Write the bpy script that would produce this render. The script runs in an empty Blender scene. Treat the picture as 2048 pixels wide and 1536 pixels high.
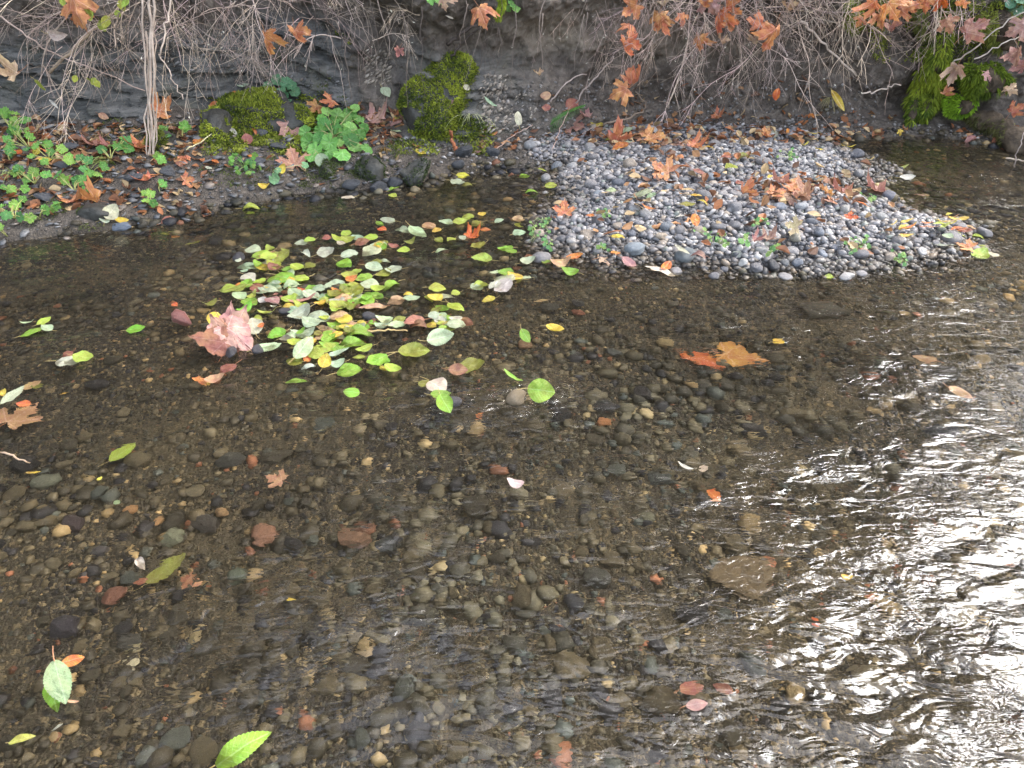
import bpy, bmesh, math
import numpy as np
from mathutils import Vector, Matrix
from mathutils.bvhtree import BVHTree

# ------------------------------------------------------------------ camera, sky, sun, exposure
S = bpy.context.scene
COL = S.collection
PITCH, CAM_H, FPX = math.radians(34.0), 1.6, 1536.0
cam_d = bpy.data.cameras.new('camera'); cam = bpy.data.objects.new('camera', cam_d); COL.objects.link(cam)
cam_d.sensor_width = 36; cam_d.lens = 36 * FPX / 2048; cam_d.clip_start = 0.05; cam_d.clip_end = 200
cam.location = (0, 0, CAM_H); cam.rotation_euler = (math.pi / 2 - PITCH, 0, 0)
S.camera = cam
SUN_AZ, SUN_EL = math.radians(58), math.radians(47)       # azimuth clockwise from +Y (towards +X)
w = bpy.data.worlds.new('World'); S.world = w; w.use_nodes = True
nt = w.node_tree; bg = nt.nodes['Background']
sky = nt.nodes.new('ShaderNodeTexSky'); sky.sky_type = 'NISHITA'; sky.sun_disc = False
sky.sun_elevation = SUN_EL; sky.sun_rotation = SUN_AZ; sky.air_density = 1.0; sky.dust_density = 4.0
hs = nt.nodes.new('ShaderNodeHueSaturation'); hs.inputs['Saturation'].default_value = 0.62
nt.links.new(sky.outputs[0], hs.inputs['Color']); nt.links.new(hs.outputs[0], bg.inputs[0]); bg.inputs[1].default_value = 0.15
sl = bpy.data.lights.new('sun', 'SUN'); sl.energy = 0.5;  sl.angle = math.radians(28); sl.color = (0.74, 0.87, 1.0)
so = bpy.data.objects.new('sun', sl); COL.objects.link(so)
sd = Vector((math.sin(SUN_AZ) * math.cos(SUN_EL), math.cos(SUN_AZ) * math.cos(SUN_EL), math.sin(SUN_EL)))
so.rotation_euler = sd.to_track_quat('Z', 'Y').to_euler(); so.location = sd * 30
S.view_settings.view_transform = 'Standard'; S.view_settings.look = 'None'
S.view_settings.exposure = 2.75; S.view_settings.gamma = 1.0
S.cycles.use_denoising = True
S.cycles.max_bounces = 10; S.cycles.transmission_bounces = 8; S.cycles.transparent_max_bounces = 16
S.cycles.sample_clamp_indirect = 6.0

# ------------------------------------------------------------------ small maths
R = np.random.RandomState(7)
CP, SP = math.cos(PITCH), math.sin(PITCH)
def ray(px, py):
    dx, dy = (px - 1024) / FPX, (768 - py) / FPX
    return Vector((dx, CP + dy * SP, -SP + dy * CP))
def at(px, py, z=0.0):
    d = ray(px, py); t = (z - CAM_H) / d.z
    return Vector((d.x * t, d.y * t, z))
def proj(p):
    x, y, z = p[0], p[1], p[2] - CAM_H
    dep = y * CP - z * SP
    return 1024 + FPX * x / dep, 768 - FPX * (y * SP + z * CP) / dep
def depth(p):
    return p[1] * CP - (p[2] - CAM_H) * SP
def _h(ix, iy, iz, seed):
    n = (ix.astype(np.int64) * 374761393 + iy.astype(np.int64) * 668265263 + iz.astype(np.int64) * 2147483647 + seed * 974711) & 0xffffffff
    n = ((n ^ (n >> 13)) * 1274126177) & 0xffffffff
    n = ((n ^ (n >> 16)) * 2246822519) & 0xffffffff
    return ((n ^ (n >> 15)) & 0xffffff) / float(0xffffff)
def vn(x, y, z=0.0, seed=0):
    x, y, z = np.broadcast_arrays(np.asarray(x, float), np.asarray(y, float), np.asarray(z, float))
    ix, iy, iz = np.floor(x), np.floor(y), np.floor(z)
    fx, fy, fz = x - ix, y - iy, z - iz
    fx, fy, fz = [f * f * (3 - 2 * f) for f in (fx, fy, fz)]
    o = 0
    for a in (0, 1):
        for b in (0, 1):
            for c in (0, 1):
                o = o + _h(ix + a, iy + b, iz + c, seed) * (fx if a else 1 - fx) * (fy if b else 1 - fy) * (fz if c else 1 - fz)
    return o * 2 - 1
def fbm(x, y, z=0.0, seed=0, oct=4, gain=0.5):
    o, a, f = 0, 1.0, 1.0
    for k in range(oct):
        o = o + a * vn(np.asarray(x) * f, np.asarray(y) * f, np.asarray(z) * f, seed + k * 17); a *= gain; f *= 2.03
    return o
def sstep(a, b, x):
    t = np.clip((np.asarray(x, float) - a) / (b - a), 0, 1); return t * t * (3 - 2 * t)

# ------------------------------------------------------------------ mesh helpers
class MB:
    def __init__(s): s.v, s.f, s.c, s.u, s.n = [], [], [], [], 0
    def add(s, v, f, c=None, u=None):
        v = np.asarray(v, float).reshape(-1, 3); f = np.asarray(f, int).reshape(-1, 3)
        s.v.append(v); s.f.append(f + s.n); s.n += len(v)
        if c is not None:
            c = np.asarray(c, float)
            s.c.append(np.tile(c, (len(v), 1)) if c.ndim == 1 else c)
        if u is not None: s.u.append(u)
    def mesh(s, name, smooth=True):
        v = np.concatenate(s.v); f = np.concatenate(s.f)
        me = bpy.data.meshes.new(name)
        me.vertices.add(len(v)); me.vertices.foreach_set('co', v.astype(np.float32).ravel())
        me.loops.add(f.size); me.loops.foreach_set('vertex_index', f.astype(np.int32).ravel())
        me.polygons.add(len(f)); me.polygons.foreach_set('loop_start', np.arange(0, f.size, 3, dtype=np.int32))
        me.polygons.foreach_set('loop_total', np.full(len(f), 3, np.int32))
        me.polygons.foreach_set('use_smooth', np.full(len(f), smooth, bool))
        if s.c:
            c = np.concatenate(s.c)
            if c.shape[1] == 3: c = np.concatenate([c, np.ones((len(c), 1))], 1)
            a = me.color_attributes.new('tint', 'FLOAT_COLOR', 'POINT'); a.data.foreach_set('color', c.astype(np.float32).ravel())
        if s.u:
            u = np.concatenate(s.u)[f.ravel()]
            l = me.uv_layers.new(name='uv'); l.data.foreach_set('uv', u.astype(np.float32).ravel())
        me.update(calc_edges=True); me.validate()
        return me
def link(name, me, mat=None, parent=None, **props):
    o = bpy.data.objects.new(name, me); COL.objects.link(o)
    if mat is not None and me is not None and not me.materials: me.materials.append(mat)
    if parent is not None: o.parent = parent
    for k, v in props.items(): o[k] = v
    return o
def empty(name, loc, **props):
    o = bpy.data.objects.new(name, None); COL.objects.link(o); o.location = loc; o.empty_display_size = 0.1
    for k, v in props.items(): o[k] = v
    return o
def grid_faces(n, m):
    i, j = np.meshgrid(np.arange(n - 1), np.arange(m - 1), indexing='ij')
    a = (i * m + j).ravel(); b = a + m
    return np.concatenate([np.stack([a, b, b + 1], 1), np.stack([a, b + 1, a + 1], 1)])
def tube(P, rad, sides=4, cap=True):
    P = np.asarray(P, float); n = len(P); rad = np.broadcast_to(np.asarray(rad, float), (n,))
    T = np.gradient(P, axis=0); T /= np.linalg.norm(T, axis=1, keepdims=True) + 1e-9
    ref = np.array([0.31, 0.77, 0.55]); A = np.cross(T, ref); A /= np.linalg.norm(A, axis=1, keepdims=True) + 1e-9
    B = np.cross(T, A); th = np.arange(sides) * 2 * math.pi / sides
    V = P[:, None] + rad[:, None, None] * (np.cos(th)[None, :, None] * A[:, None] + np.sin(th)[None, :, None] * B[:, None])
    F = []
    i, j = np.meshgrid(np.arange(n - 1), np.arange(sides), indexing='ij'); i, j = i.ravel(), j.ravel(); k = (j + 1) % sides
    a, b, c, d = i * sides + j, (i + 1) * sides + j, (i + 1) * sides + k, i * sides + k
    F = np.concatenate([np.stack([a, d, c], 1), np.stack([a, c, b], 1)])
    if cap and sides >= 3:
        e = [[0, q + 1, q] for q in range(1, sides - 1)] + [[(n - 1) * sides, (n - 1) * sides + q, (n - 1) * sides + q + 1] for q in range(1, sides - 1)]
        F = np.concatenate([F, np.array(e)])
    return V.reshape(-1, 3), F
def ico(sub):
    bm = bmesh.new(); bmesh.ops.create_icosphere(bm, subdivisions=sub, radius=1)
    v = np.array([x.co[:] for x in bm.verts]); f = np.array([[q.index for q in p.verts] for p in bm.faces]); bm.free()
    return v, f
ICO1, ICO2, ICO3, ICO4, ICO5 = ico(1), ico(2), ico(3), ico(4), ico(5)
def stone(base, seed, rough=0.18, angular=0.0, freq=1.3):
    v, f = base; v = v.copy()
    if angular:                                       # cut flats into the pebble
        rr = np.random.RandomState(seed)
        for k in range(int(7 * angular) + 3):
            n = rr.normal(size=3); n /= np.linalg.norm(n); d = v @ n; lim = rr.uniform(0.5, 0.82)
            v = v - np.outer(np.clip(d - lim, 0, None) * 0.92, n)
    v = v * (1 + rough * fbm(v[:, 0] * freq + seed * 3.1, v[:, 1] * freq, v[:, 2] * freq, seed, 3))[:, None]
    return v, f
def rot_z(a): c, s = math.cos(a), math.sin(a); return np.array([[c, -s, 0], [s, c, 0], [0, 0, 1.0]])
def rot_rand(r, tilt):
    a, b, c = r.uniform(0, 6.28), r.normal() * tilt, r.normal() * tilt
    ca, sa = math.cos(b), math.sin(b); rx = np.array([[1, 0, 0], [0, ca, -sa], [0, sa, ca]])
    ca, sa = math.cos(c), math.sin(c); ry = np.array([[ca, 0, sa], [0, 1, 0], [-sa, 0, ca]])
    return rx @ ry @ rot_z(a)

# ------------------------------------------------------------------ materials
def new_mat(name):
    m = bpy.data.materials.new(name); m.use_nodes = True
    N = m.node_tree.nodes; b = N['Principled BSDF']
    return m, m.node_tree, b
class NB:
    def __init__(s, nt): s.nt = nt
    def n(s, t, **kw):
        x = s.nt.nodes.new('ShaderNode' + t)
        for k, v in kw.items(): setattr(x, k, v)
        return x
    def l(s, a, b): s.nt.links.new(a, b)
    def math(s, op, a, b=None, c=None, clamp=False):
        x = s.n('Math', operation=op); x.use_clamp = clamp
        for i, q in enumerate((a, b, c)):
            if q is None: continue
            if isinstance(q, (int, float)): x.inputs[i].default_value = q
            else: s.l(q, x.inputs[i])
        return x.outputs[0]
    def mix(s, fac, a, b, blend='MIX'):
        x = s.n('Mix', data_type='RGBA', blend_type=blend)
        for i, q in ((0, fac), (6, a), (7, b)):
            if isinstance(q, (int, float)): x.inputs[i].default_value = q
            elif isinstance(q, tuple): x.inputs[i].default_value = q if len(q) == 4 else q + (1,)
            else: s.l(q, x.inputs[i])
        return x.outputs[2]
    def noise(s, scale, vec=None, detail=4, rough=0.55, dist=0.0):
        x = s.n('TexNoise'); x.inputs['Scale'].default_value = scale; x.inputs['Detail'].default_value = detail
        x.inputs['Roughness'].default_value = rough; x.inputs['Distortion'].default_value = dist
        if vec is not None: s.l(vec, x.inputs['Vector'])
        return x.outputs['Fac']
    def ramp(s, fac, stops):
        x = s.n('ValToRGB'); e = x.color_ramp.elements
        while len(e) < len(stops): e.new(0.5)
        for q, (p, c) in zip(e, stops):
            q.position = p; q.color = (c, c, c, 1) if isinstance(c, (int, float)) else tuple(c) + (1,)
        s.l(fac, x.inputs[0]); return x.outputs[0]
    def bump(s, h, strength, dist=0.01):
        x = s.n('Bump'); x.inputs['Strength'].default_value = strength; x.inputs['Distance'].default_value = dist
        s.l(h, x.inputs['Height']); return x.outputs[0]

def stone_mat(name, src, rough, spec, lo=0.55, hi=1.35, scale=40):
    m, t, b = new_mat(name); q = NB(t)
    tc = q.n('TexCoord').outputs['Object']
    if src == 'tint': a = q.n('VertexColor', layer_name='tint').outputs[0]; sc = scale
    else: a = q.n('ObjectInfo').outputs['Color']; sc = 3.0
    k = q.ramp(q.noise(sc, tc, 6, 0.65), [(0.25, lo), (0.5, 0.95), (0.75, hi)])
    c = q.mix(1.0, a, k, 'MULTIPLY')
    sp = q.ramp(q.noise(sc * 7, tc, 2, 0.7), [(0.60, 0.0), (0.72, 1.0)])
    c = q.mix(q.math('MULTIPLY', sp, 0.22), c, (0.5, 0.48, 0.45))
    q.l(c, b.inputs['Base Color'])
    r = q.ramp(q.noise(sc * 2, tc, 3), [(0.3, rough - 0.12), (0.7, rough + 0.12)]); q.l(r, b.inputs['Roughness'])
    b.inputs['Specular IOR Level'].default_value = spec
    q.l(q.bump(q.noise(sc * 3.5, tc, 5, 0.7), 0.5, 0.004 if src == 'tint' else 0.05), b.inputs['Normal'])
    return m
M_bedstone = stone_mat('wet stone', 'tint', 0.6, 0.3)
M_bedstone1 = stone_mat('single wet stone', 'obj', 0.6, 0.3)
M_pebble = stone_mat('bar pebble', 'tint', 0.5, 0.45, 0.7, 1.25)
M_pebble1 = stone_mat('single bar pebble', 'obj', 0.5, 0.45, 0.72, 1.25)
M_chip = stone_mat('shale chips', 'tint', 0.5, 0.5, 0.6, 1.3)

m, t, b = new_mat('stream bed'); q = NB(t); M_bed = m
tc = q.n('TexCoord').outputs['Object']
vo = q.n('TexVoronoi', feature='F1'); vo.inputs['Scale'].default_value = 85; q.l(tc, vo.inputs['Vector'])
vo2 = q.n('TexVoronoi', feature='F1'); vo2.inputs['Scale'].default_value = 190; q.l(tc, vo2.inputs['Vector'])
sep = q.n('SeparateColor'); q.l(vo.outputs['Color'], sep.inputs[0])
c1 = q.ramp(sep.outputs[0], [(0.0, (0.016, 0.013, 0.010)), (0.5, (0.036, 0.030, 0.021)), (0.85, (0.070, 0.054, 0.034)), (1.0, (0.20, 0.15, 0.08))])
big = q.noise(1.6, tc, 5)
c1 = q.mix(q.ramp(big, [(0.42, 0.0), (0.62, 0.6)]), c1, (0.088, 0.068, 0.036))
zone = q.n('VertexColor', layer_name='tint').outputs[0]          # what lies there: r = dry grit of the bar, g = soil
sz = q.n('SeparateColor'); q.l(zone, sz.inputs[0])
sep2 = q.n('SeparateColor'); q.l(vo2.outputs['Color'], sep2.inputs[0])
dry = q.ramp(sep2.outputs[1], [(0.0, (0.06, 0.056, 0.055)), (0.6, (0.16, 0.15, 0.145)), (1.0, (0.34, 0.32, 0.30))])
soil = q.ramp(q.noise(30, tc, 8, 0.7), [(0.3, (0.04, 0.033, 0.026)), (0.7, (0.15, 0.125, 0.10))])
c1 = q.mix(sz.outputs[0], c1, dry); c1 = q.mix(sz.outputs[1], c1, soil)
q.l(c1, b.inputs['Base Color']); b.inputs['Roughness'].default_value = 0.7; b.inputs['Specular IOR Level'].default_value = 0.3
hh = q.math('ADD', q.math('MULTIPLY', vo.outputs['Distance'], -1.0), q.math('MULTIPLY', vo2.outputs['Distance'], -0.5))
q.l(q.bump(hh, 0.9, 0.012), b.inputs['Normal'])

m, t, b = new_mat('bank earth'); q = NB(t); M_bank = m
tc = q.n('TexCoord').outputs['Object']
zone = q.n('SeparateColor'); q.l(q.n('VertexColor', layer_name='tint').outputs[0], zone.inputs[0])   # r = shale, g = dry clay, b = moss film
mp = q.n('Mapping'); mp.inputs['Scale'].default_value = (5, 5, 34); mp.inputs['Rotation'].default_value = (0, math.radians(7), 0); q.l(tc, mp.inputs[0])
n1 = q.noise(14, tc, 10, 0.72); n2 = q.noise(1.0, mp.outputs[0], 6, 0.6)
soil = q.ramp(n1, [(0.25, (0.030, 0.023, 0.017)), (0.5, (0.105, 0.084, 0.066)), (0.75, (0.24, 0.20, 0.16))])
shale = q.ramp(n2, [(0.3, (0.04, 0.04, 0.038)), (0.5, (0.11, 0.108, 0.10)), (0.72, (0.21, 0.20, 0.18))])
shale = q.mix(q.ramp(q.noise(6, tc, 4), [(0.5, 0.0), (0.7, 0.45)]), shale, (0.10, 0.095, 0.05))
clay = q.ramp(n1, [(0.3, (0.16, 0.125, 0.09)), (0.7, (0.36, 0.30, 0.22))])
c = q.mix(zone.outputs[0], soil, shale); c = q.mix(zone.outputs[1], c, clay)
q.l(c, b.inputs['Base Color']); b.inputs['Roughness'].default_value = 0.75; b.inputs['Specular IOR Level'].default_value = 0.35
hb = q.math('ADD', n1, q.math('MULTIPLY', q.math('MULTIPLY', n2, zone.outputs[0]), 1.6))
q.l(q.bump(hb, 1.0, 0.03), b.inputs['Normal'])

m, t, b = new_mat('stream water'); q = NB(t); M_water = m
tc = q.n('TexCoord').outputs['Object']
chop = q.n('Attribute', attribute_name='chop').outputs['Fac']
def wn(rz, sx, sy, det, dist):
    mp = q.n('Mapping'); mp.inputs['Rotation'].default_value = (0, 0, math.radians(rz)); mp.inputs['Scale'].default_value = (sx, sy, 1); q.l(tc, mp.inputs[0])
    return q.noise(1.0, mp.outputs[0], det, 0.5, dist)
h1 = wn(-24, 7, 15, 2, 0.8); h2 = wn(-38, 22, 46, 2, 1.0); h3 = wn(28, 13, 24, 2, 0.9); pm = q.ramp(q.noise(3.2, tc, 3), [(0.44, 0.0), (0.62, 1.0)])
hh = q.math('ADD', q.math('ADD', h1, q.math('MULTIPLY', q.math('MULTIPLY', h2, 0.5), pm)), q.math('MULTIPLY', h3, 0.38))
hh = q.math('MULTIPLY', hh, chop)
bp = q.n('Bump'); bp.inputs['Strength'].default_value = 1.0; bp.inputs['Distance'].default_value = 0.026; q.l(hh, bp.inputs['Height'])
b.inputs['Base Color'].default_value = (0.93, 0.90, 0.82, 1); b.inputs['Roughness'].default_value = 0.0
b.inputs['IOR'].default_value = 1.33; b.inputs['Transmission Weight'].default_value = 1.0
q.l(bp.outputs[0], b.inputs['Normal'])
df = q.n('BsdfDiffuse'); df.inputs[0].default_value = (0.18, 0.145, 0.085, 1)
mx = q.n('MixShader'); mx.inputs[0].default_value = 0.022
q.l(b.outputs[0], mx.inputs[1]); q.l(df.outputs[0], mx.inputs[2]); q.l(mx.outputs[0], t.nodes['Material Output'].inputs[0])

def leaf_mat(name, kind, rough=0.42, transl=0.25, mott=1.0):
    m, t, b = new_mat(name); q = NB(t)
    oi = q.n('ObjectInfo'); uv = q.n('UVMap', uv_map='uv').outputs[0]
    sx = q.n('SeparateXYZ'); q.l(uv, sx.inputs[0]); u, v = sx.outputs[0], sx.outputs[1]
    av = q.math('ABSOLUTE', v)
    if kind == 'oval':
        mid = q.math('LESS_THAN', av, 0.016)
        fr = q.math('FRACT', q.math('SUBTRACT', q.math('MULTIPLY', u, 8.0), q.math('MULTIPLY', av, 6.5)))
        lat = q.math('LESS_THAN', q.math('ABSOLUTE', q.math('SUBTRACT', fr, 0.5)), 0.06)
        vein = q.math('MAXIMUM', mid, q.math('MULTIPLY', lat, 0.6))
    else:
        vein = None
        axes = (0, 52, -52, 112, -112) if kind == 'maple' else (0, 40, -40, 85, -85, 130, -130)
        for ang in axes:
            c, s_ = math.cos(math.radians(ang)), math.sin(math.radians(ang))
            xx = q.math('ADD', q.math('MULTIPLY', u, c), q.math('MULTIPLY', v, s_))
            yy = q.math('ABSOLUTE', q.math('SUBTRACT', q.math('MULTIPLY', v, c), q.math('MULTIPLY', u, s_)))
            lt = q.math('MULTIPLY', q.math('LESS_THAN', yy, 0.014), q.math('GREATER_THAN', xx, 0.0))
            fr = q.math('FRACT', q.math('SUBTRACT', q.math('MULTIPLY', xx, 7.0), q.math('MULTIPLY', yy, 6.0)))
            l2 = q.math('MULTIPLY', q.math('LESS_THAN', q.math('ABSOLUTE', q.math('SUBTRACT', fr, 0.5)), 0.05), q.math('LESS_THAN', yy, 0.16))
            lt = q.math('MAXIMUM', lt, q.math('MULTIPLY', q.math('MULTIPLY', l2, q.math('GREATER_THAN', xx, 0.05)), 0.4))
            vein = lt if vein is None else q.math('MAXIMUM', vein, lt)
    off = q.n('CombineXYZ'); q.l(q.math('MULTIPLY', oi.outputs['Random'], 60.0), off.inputs[0]); q.l(q.math('MULTIPLY', oi.outputs['Random'], 23.0), off.inputs[2])
    ad = q.n('VectorMath', operation='ADD'); q.l(uv, ad.inputs[0]); q.l(off.outputs[0], ad.inputs[1])
    n1 = q.noise(3.0, ad.outputs[0], 5, 0.6); n2 = q.noise(13.0, ad.outputs[0], 4, 0.7)
    base = oi.outputs['Color']
    hsv = q.n('HueSaturation'); hsv.inputs['Hue'].default_value = 0.462; hsv.inputs['Value'].default_value = 0.72; q.l(base, hsv.inputs['Color'])
    hs2 = q.n('HueSaturation'); hs2.inputs['Hue'].default_value = 0.515; hs2.inputs['Value'].default_value = 1.25; q.l(base, hs2.inputs['Color'])
    c = q.mix(q.math('MULTIPLY', q.ramp(n1, [(0.42, 0.0), (0.68, 1.0)]), 0.8 * mott), base, hsv.outputs[0])
    c = q.mix(q.math('MULTIPLY', q.ramp(n1, [(0.28, 1.0), (0.45, 0.0)]), 0.7 * mott), c, hs2.outputs[0])
    c = q.mix(q.math('MULTIPLY', q.ramp(n2, [(0.62, 0.0), (0.70, 1.0)]), 0.6 * mott), c, (0.10, 0.055, 0.02))
    lt = q.n('HueSaturation'); lt.inputs['Value'].default_value = 1.35; lt.inputs['Saturation'].default_value = 0.75; q.l(c, lt.inputs['Color'])
    c = q.mix(q.math('MULTIPLY', vein, 0.6), c, lt.outputs[0])
    q.l(c, b.inputs['Base Color']); b.inputs['Roughness'].default_value = rough; b.inputs['Specular IOR Level'].default_value = 0.5
    bm_ = q.bump(q.math('ADD', q.math('MULTIPLY', vein, -0.5), n2), 0.5, 0.02); q.l(bm_, b.inputs['Normal'])
    tr = q.n('BsdfTranslucent'); q.l(c, tr.inputs[0])
    ms = q.n('MixShader'); ms.inputs[0].default_value = transl
    q.l(b.outputs[0], ms.inputs[1]); q.l(tr.outputs[0], ms.inputs[2]); q.l(ms.outputs[0], t.nodes['Material Output'].inputs[0])
    return m
M_oval = leaf_mat('oval leaf', 'oval', 0.36)
M_maple = leaf_mat('maple leaf', 'maple', 0.5, 0.25)
M_green = leaf_mat('fresh green leaf', 'round', 0.45, 0.3, 0.45)

def plain_mat(name, src, rough=0.7, lo=0.6, hi=1.35, scale=25, bump=0.4, bd=0.004, spec=0.3, transl=0.0):
    m, t, b = new_mat(name); q = NB(t); tc = q.n('TexCoord').outputs['Object']
    if src == 'tint': a = q.n('VertexColor', layer_name='tint').outputs[0]
    elif src == 'obj': a = q.n('ObjectInfo').outputs['Color']
    else:
        rg = q.n('RGB'); rg.outputs[0].default_value = tuple(src) + (1,); a = rg.outputs[0]
    n = q.noise(scale, tc, 6, 0.65)
    c = q.mix(1.0, a, q.ramp(n, [(0.3, lo), (0.7, hi)]), 'MULTIPLY'); q.l(c, b.inputs['Base Color'])
    b.inputs['Roughness'].default_value = rough; b.inputs['Specular IOR Level'].default_value = spec
    if bump: q.l(q.bump(n, bump, bd), b.inputs['Normal'])
    if transl:
        tr = q.n('BsdfTranslucent'); q.l(c, tr.inputs[0]); ms = q.n('MixShader'); ms.inputs[0].default_value = transl
        q.l(b.outputs[0], ms.inputs[1]); q.l(tr.outputs[0], ms.inputs[2]); q.l(ms.outputs[0], t.nodes['Material Output'].inputs[0])
    return m
M_twig = plain_mat('dry twig', 'obj', 0.7, 0.6, 1.4, 18)
M_stalk = plain_mat('leaf stalk', 'obj', 0.5, 0.8, 1.2, 30, 0)
M_moss = plain_mat('moss', 'tint', 0.8, 0.7, 1.3, 20, 0, transl=0.25)
M_mossrock = plain_mat('damp rock', (0.045, 0.043, 0.036), 0.6, 0.5, 1.6, 12, 0.8, 0.03)
M_log = plain_mat('rotten log bark', (0.075, 0.054, 0.034), 0.8, 0.4, 1.6, 14, 1.0, 0.03)
M_litter = plain_mat('leaf litter', 'tint', 0.6, 0.7, 1.3, 40, 0, transl=0.2)
M_canopy = plain_mat('woodland leaves', 'tint', 0.7, 0.6, 1.4, 2, 0, transl=0.2)
M_root = plain_mat('root', 'obj', 0.8, 0.6, 1.4, 30)
M_redrock = plain_mat('red rock', (0.20, 0.075, 0.06), 0.3, 0.5, 1.5, 14, 0.6, 0.02, 0.5)

# ------------------------------------------------------------------ the ground: one height field (bed, gravel bar, shelf)
WL = [(-1500, 700), (-300, 530), (0, 490), (200, 462), (400, 432), (500, 408), (620, 388), (700, 388), (800, 372), (870, 360), (905, 347), (1000, 340), (1080, 340), (1150, 318), (1400, 300), (1650, 287), (1750, 277), (1850, 272), (1960, 286), (2048, 288), (2400, 300), (3300, 330)]
WLp = np.array([at(a, b_)[:2] for a, b_ in WL])
def y_water(x): return np.interp(x, WLp[:, 0], WLp[:, 1])
FB = [(-1500, 230, .35), (-300, 245, .32), (0, 245, .30), (200, 245, .28), (400, 228, .28), (560, 215, .25), (700, 252, .18), (860, 285, .08), (980, 282, .07), (1100, 262, .07), (1250, 240, .08), (1400, 236, .08), (1600, 240, .06), (1750, 252, .05), (1850, 252, .04), (2048, 262, .03), (2400, 275, .03), (3300, 300, .03)]
FBp = np.array([at(a, b_, c)[:] for a, b_, c in FB])
def y_face(x): return np.interp(x, FBp[:, 0], FBp[:, 1])
def z_face(x): return np.interp(x, FBp[:, 0], FBp[:, 2])
BAR = [(1052, 494), (1076, 462), (1058, 432), (1098, 396), (1082, 362), (1112, 338), (1100, 310), (1180, 280), (1400, 270), (1640, 288), (1720, 308), (1792, 347), (1735, 366), (1716, 380), (1790, 405), (1850, 425), (1950, 445), (1978, 470), (1930, 505), (1850, 525), (1740, 546), (1600, 556), (1500, 548), (1380, 545), (1250, 536), (1110, 525)]
BARp = np.array([at(a, b_)[:2] for a, b_ in BAR])
def poly_sd(x, y, P):
    x = np.asarray(x, float); y = np.asarray(y, float); d = np.full(x.shape, 1e9); ins = np.zeros(x.shape, bool)
    for i in range(len(P)):
        ax, ay = P[i - 1]; bx, by = P[i]
        ex, ey = bx - ax, by - ay; tt = np.clip(((x - ax) * ex + (y - ay) * ey) / (ex * ex + ey * ey), 0, 1)
        d = np.minimum(d, np.hypot(x - ax - tt * ex, y - ay - tt * ey))
        with np.errstate(divide='ignore', invalid='ignore'):
            cr = ((ay > y) != (by > y)) & (x < (bx - ax) * (y - ay) / (by - ay + 1e-12) + ax)
        ins ^= cr
    return np.where(ins, d, -d)
RAFT = np.array(at(640, 600)[:2]); RIF = np.array(at(60, 680)[:2]); RIF2 = np.array(at(1010, 790)[:2])
def gauss(x, y, c, sx, sy): return np.exp(-((x - c[0]) / sx) ** 2 - ((y - c[1]) / sy) ** 2)
def ground(x, y):
    x = np.asarray(x, float); y = np.asarray(y, float)
    dep = 0.13 + 0.06 * sstep(-0.2, 2.2, x) + 0.03 * fbm(x * 1.3, y * 1.3, 0, 3, 3)
    dep = dep - 0.105 * gauss(x, y, RAFT, 0.75, 0.55) - 0.09 * gauss(x, y, RIF, 0.5, 0.35) - 0.05 * gauss(x, y, RIF2, 0.5, 0.3)
    dep = np.maximum(dep, 0.028)
    v = y - y_water(x) - 0.035 * fbm(x * 5, y * 5, 0, 9, 3)
    yf = y_face(x) - y_water(x)
    sh = sstep(-0.6, 0.0, v)
    z = -dep * (1 - sh) - 0.012 * sh
    rise = np.clip(v / np.maximum(yf, 0.05), 0, 1.3)
    z = np.where(v > 0, -0.012 + 0.03 * sstep(0, 0.03, v) + (z_face(x) - 0.01) * rise ** 0.85 + 0.018 * fbm(x * 7, y * 7, 0, 21, 4) * sstep(0, 0.1, v), z)
    s = poly_sd(x, y, BARp) + 0.085 * fbm(x * 4.5, y * 4.5, 0, 31, 4)
    bz = 0.105 * sstep(-0.10, 0.7, s) + 0.012 * fbm(x * 6, y * 6, 0, 41, 3) - 0.014
    bz = np.where(s < 0, -0.014 - np.clip(-s, 0, 1) * 0.22, bz)
    return np.maximum(z, bz)
xs = np.concatenate([np.linspace(-9, -3.2, 50)[:-1], np.linspace(-3.2, 4.2, 420)[:-1], np.linspace(4.2, 11, 60)])
ys = np.concatenate([np.linspace(-4, 0.6, 40)[:-1], np.linspace(0.6, 6.3, 330)])
X, Y = np.meshgrid(xs, ys, indexing='ij'); Z = ground(X, Y)
sbar = poly_sd(X, Y, BARp); vv = Y - y_water(X)
tint = np.stack([sstep(-0.05, 0.1, sbar) * (Z > -0.02), sstep(-0.03, 0.05, vv) * (1 - sstep(-0.15, 0.0, sbar)), 0 * X], -1).reshape(-1, 3)
mb = MB(); mb.add(np.stack([X, Y, Z], -1).reshape(-1, 3), grid_faces(len(xs), len(ys)), tint)
bed_me = mb.mesh('streambed'); bed = link('streambed', bed_me, M_bed, kind='structure')

# ------------------------------------------------------------------ the steep bank: a sheet from the shelf up over the lip and on up the wooded slope
NS = 620
bx = np.concatenate([np.linspace(-8.5, -3.6, 40)[:-1], np.linspace(-3.6, 4.4, NS)[:-1], np.linspace(4.4, 11, 50)])
prof = np.array([(-.30, -.10), (-.10, -.02), (0, .02), (.06, .12), (.12, .25), (.18, .40), (.22, .52), (.24, .62), (.20, .72), (.13, .80), (.10, .87), (.16, .94), (.30, 1.0), (.6, 1.10), (1.4, 1.5), (3.2, 2.7), (6.5, 5.2), (10, 7.5)])
seg = np.concatenate([[0], np.cumsum(np.hypot(*np.diff(prof, axis=0).T))])
pq = np.concatenate([np.linspace(0, seg[12], 170)[:-1], np.linspace(seg[12], seg[14], 40)[:-1], np.linspace(seg[14], seg[-1], 40)])
pd, ph = np.interp(pq, seg, prof[:, 0]), np.interp(pq, seg, prof[:, 1])
by, bz0 = y_face(bx), z_face(bx)
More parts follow.
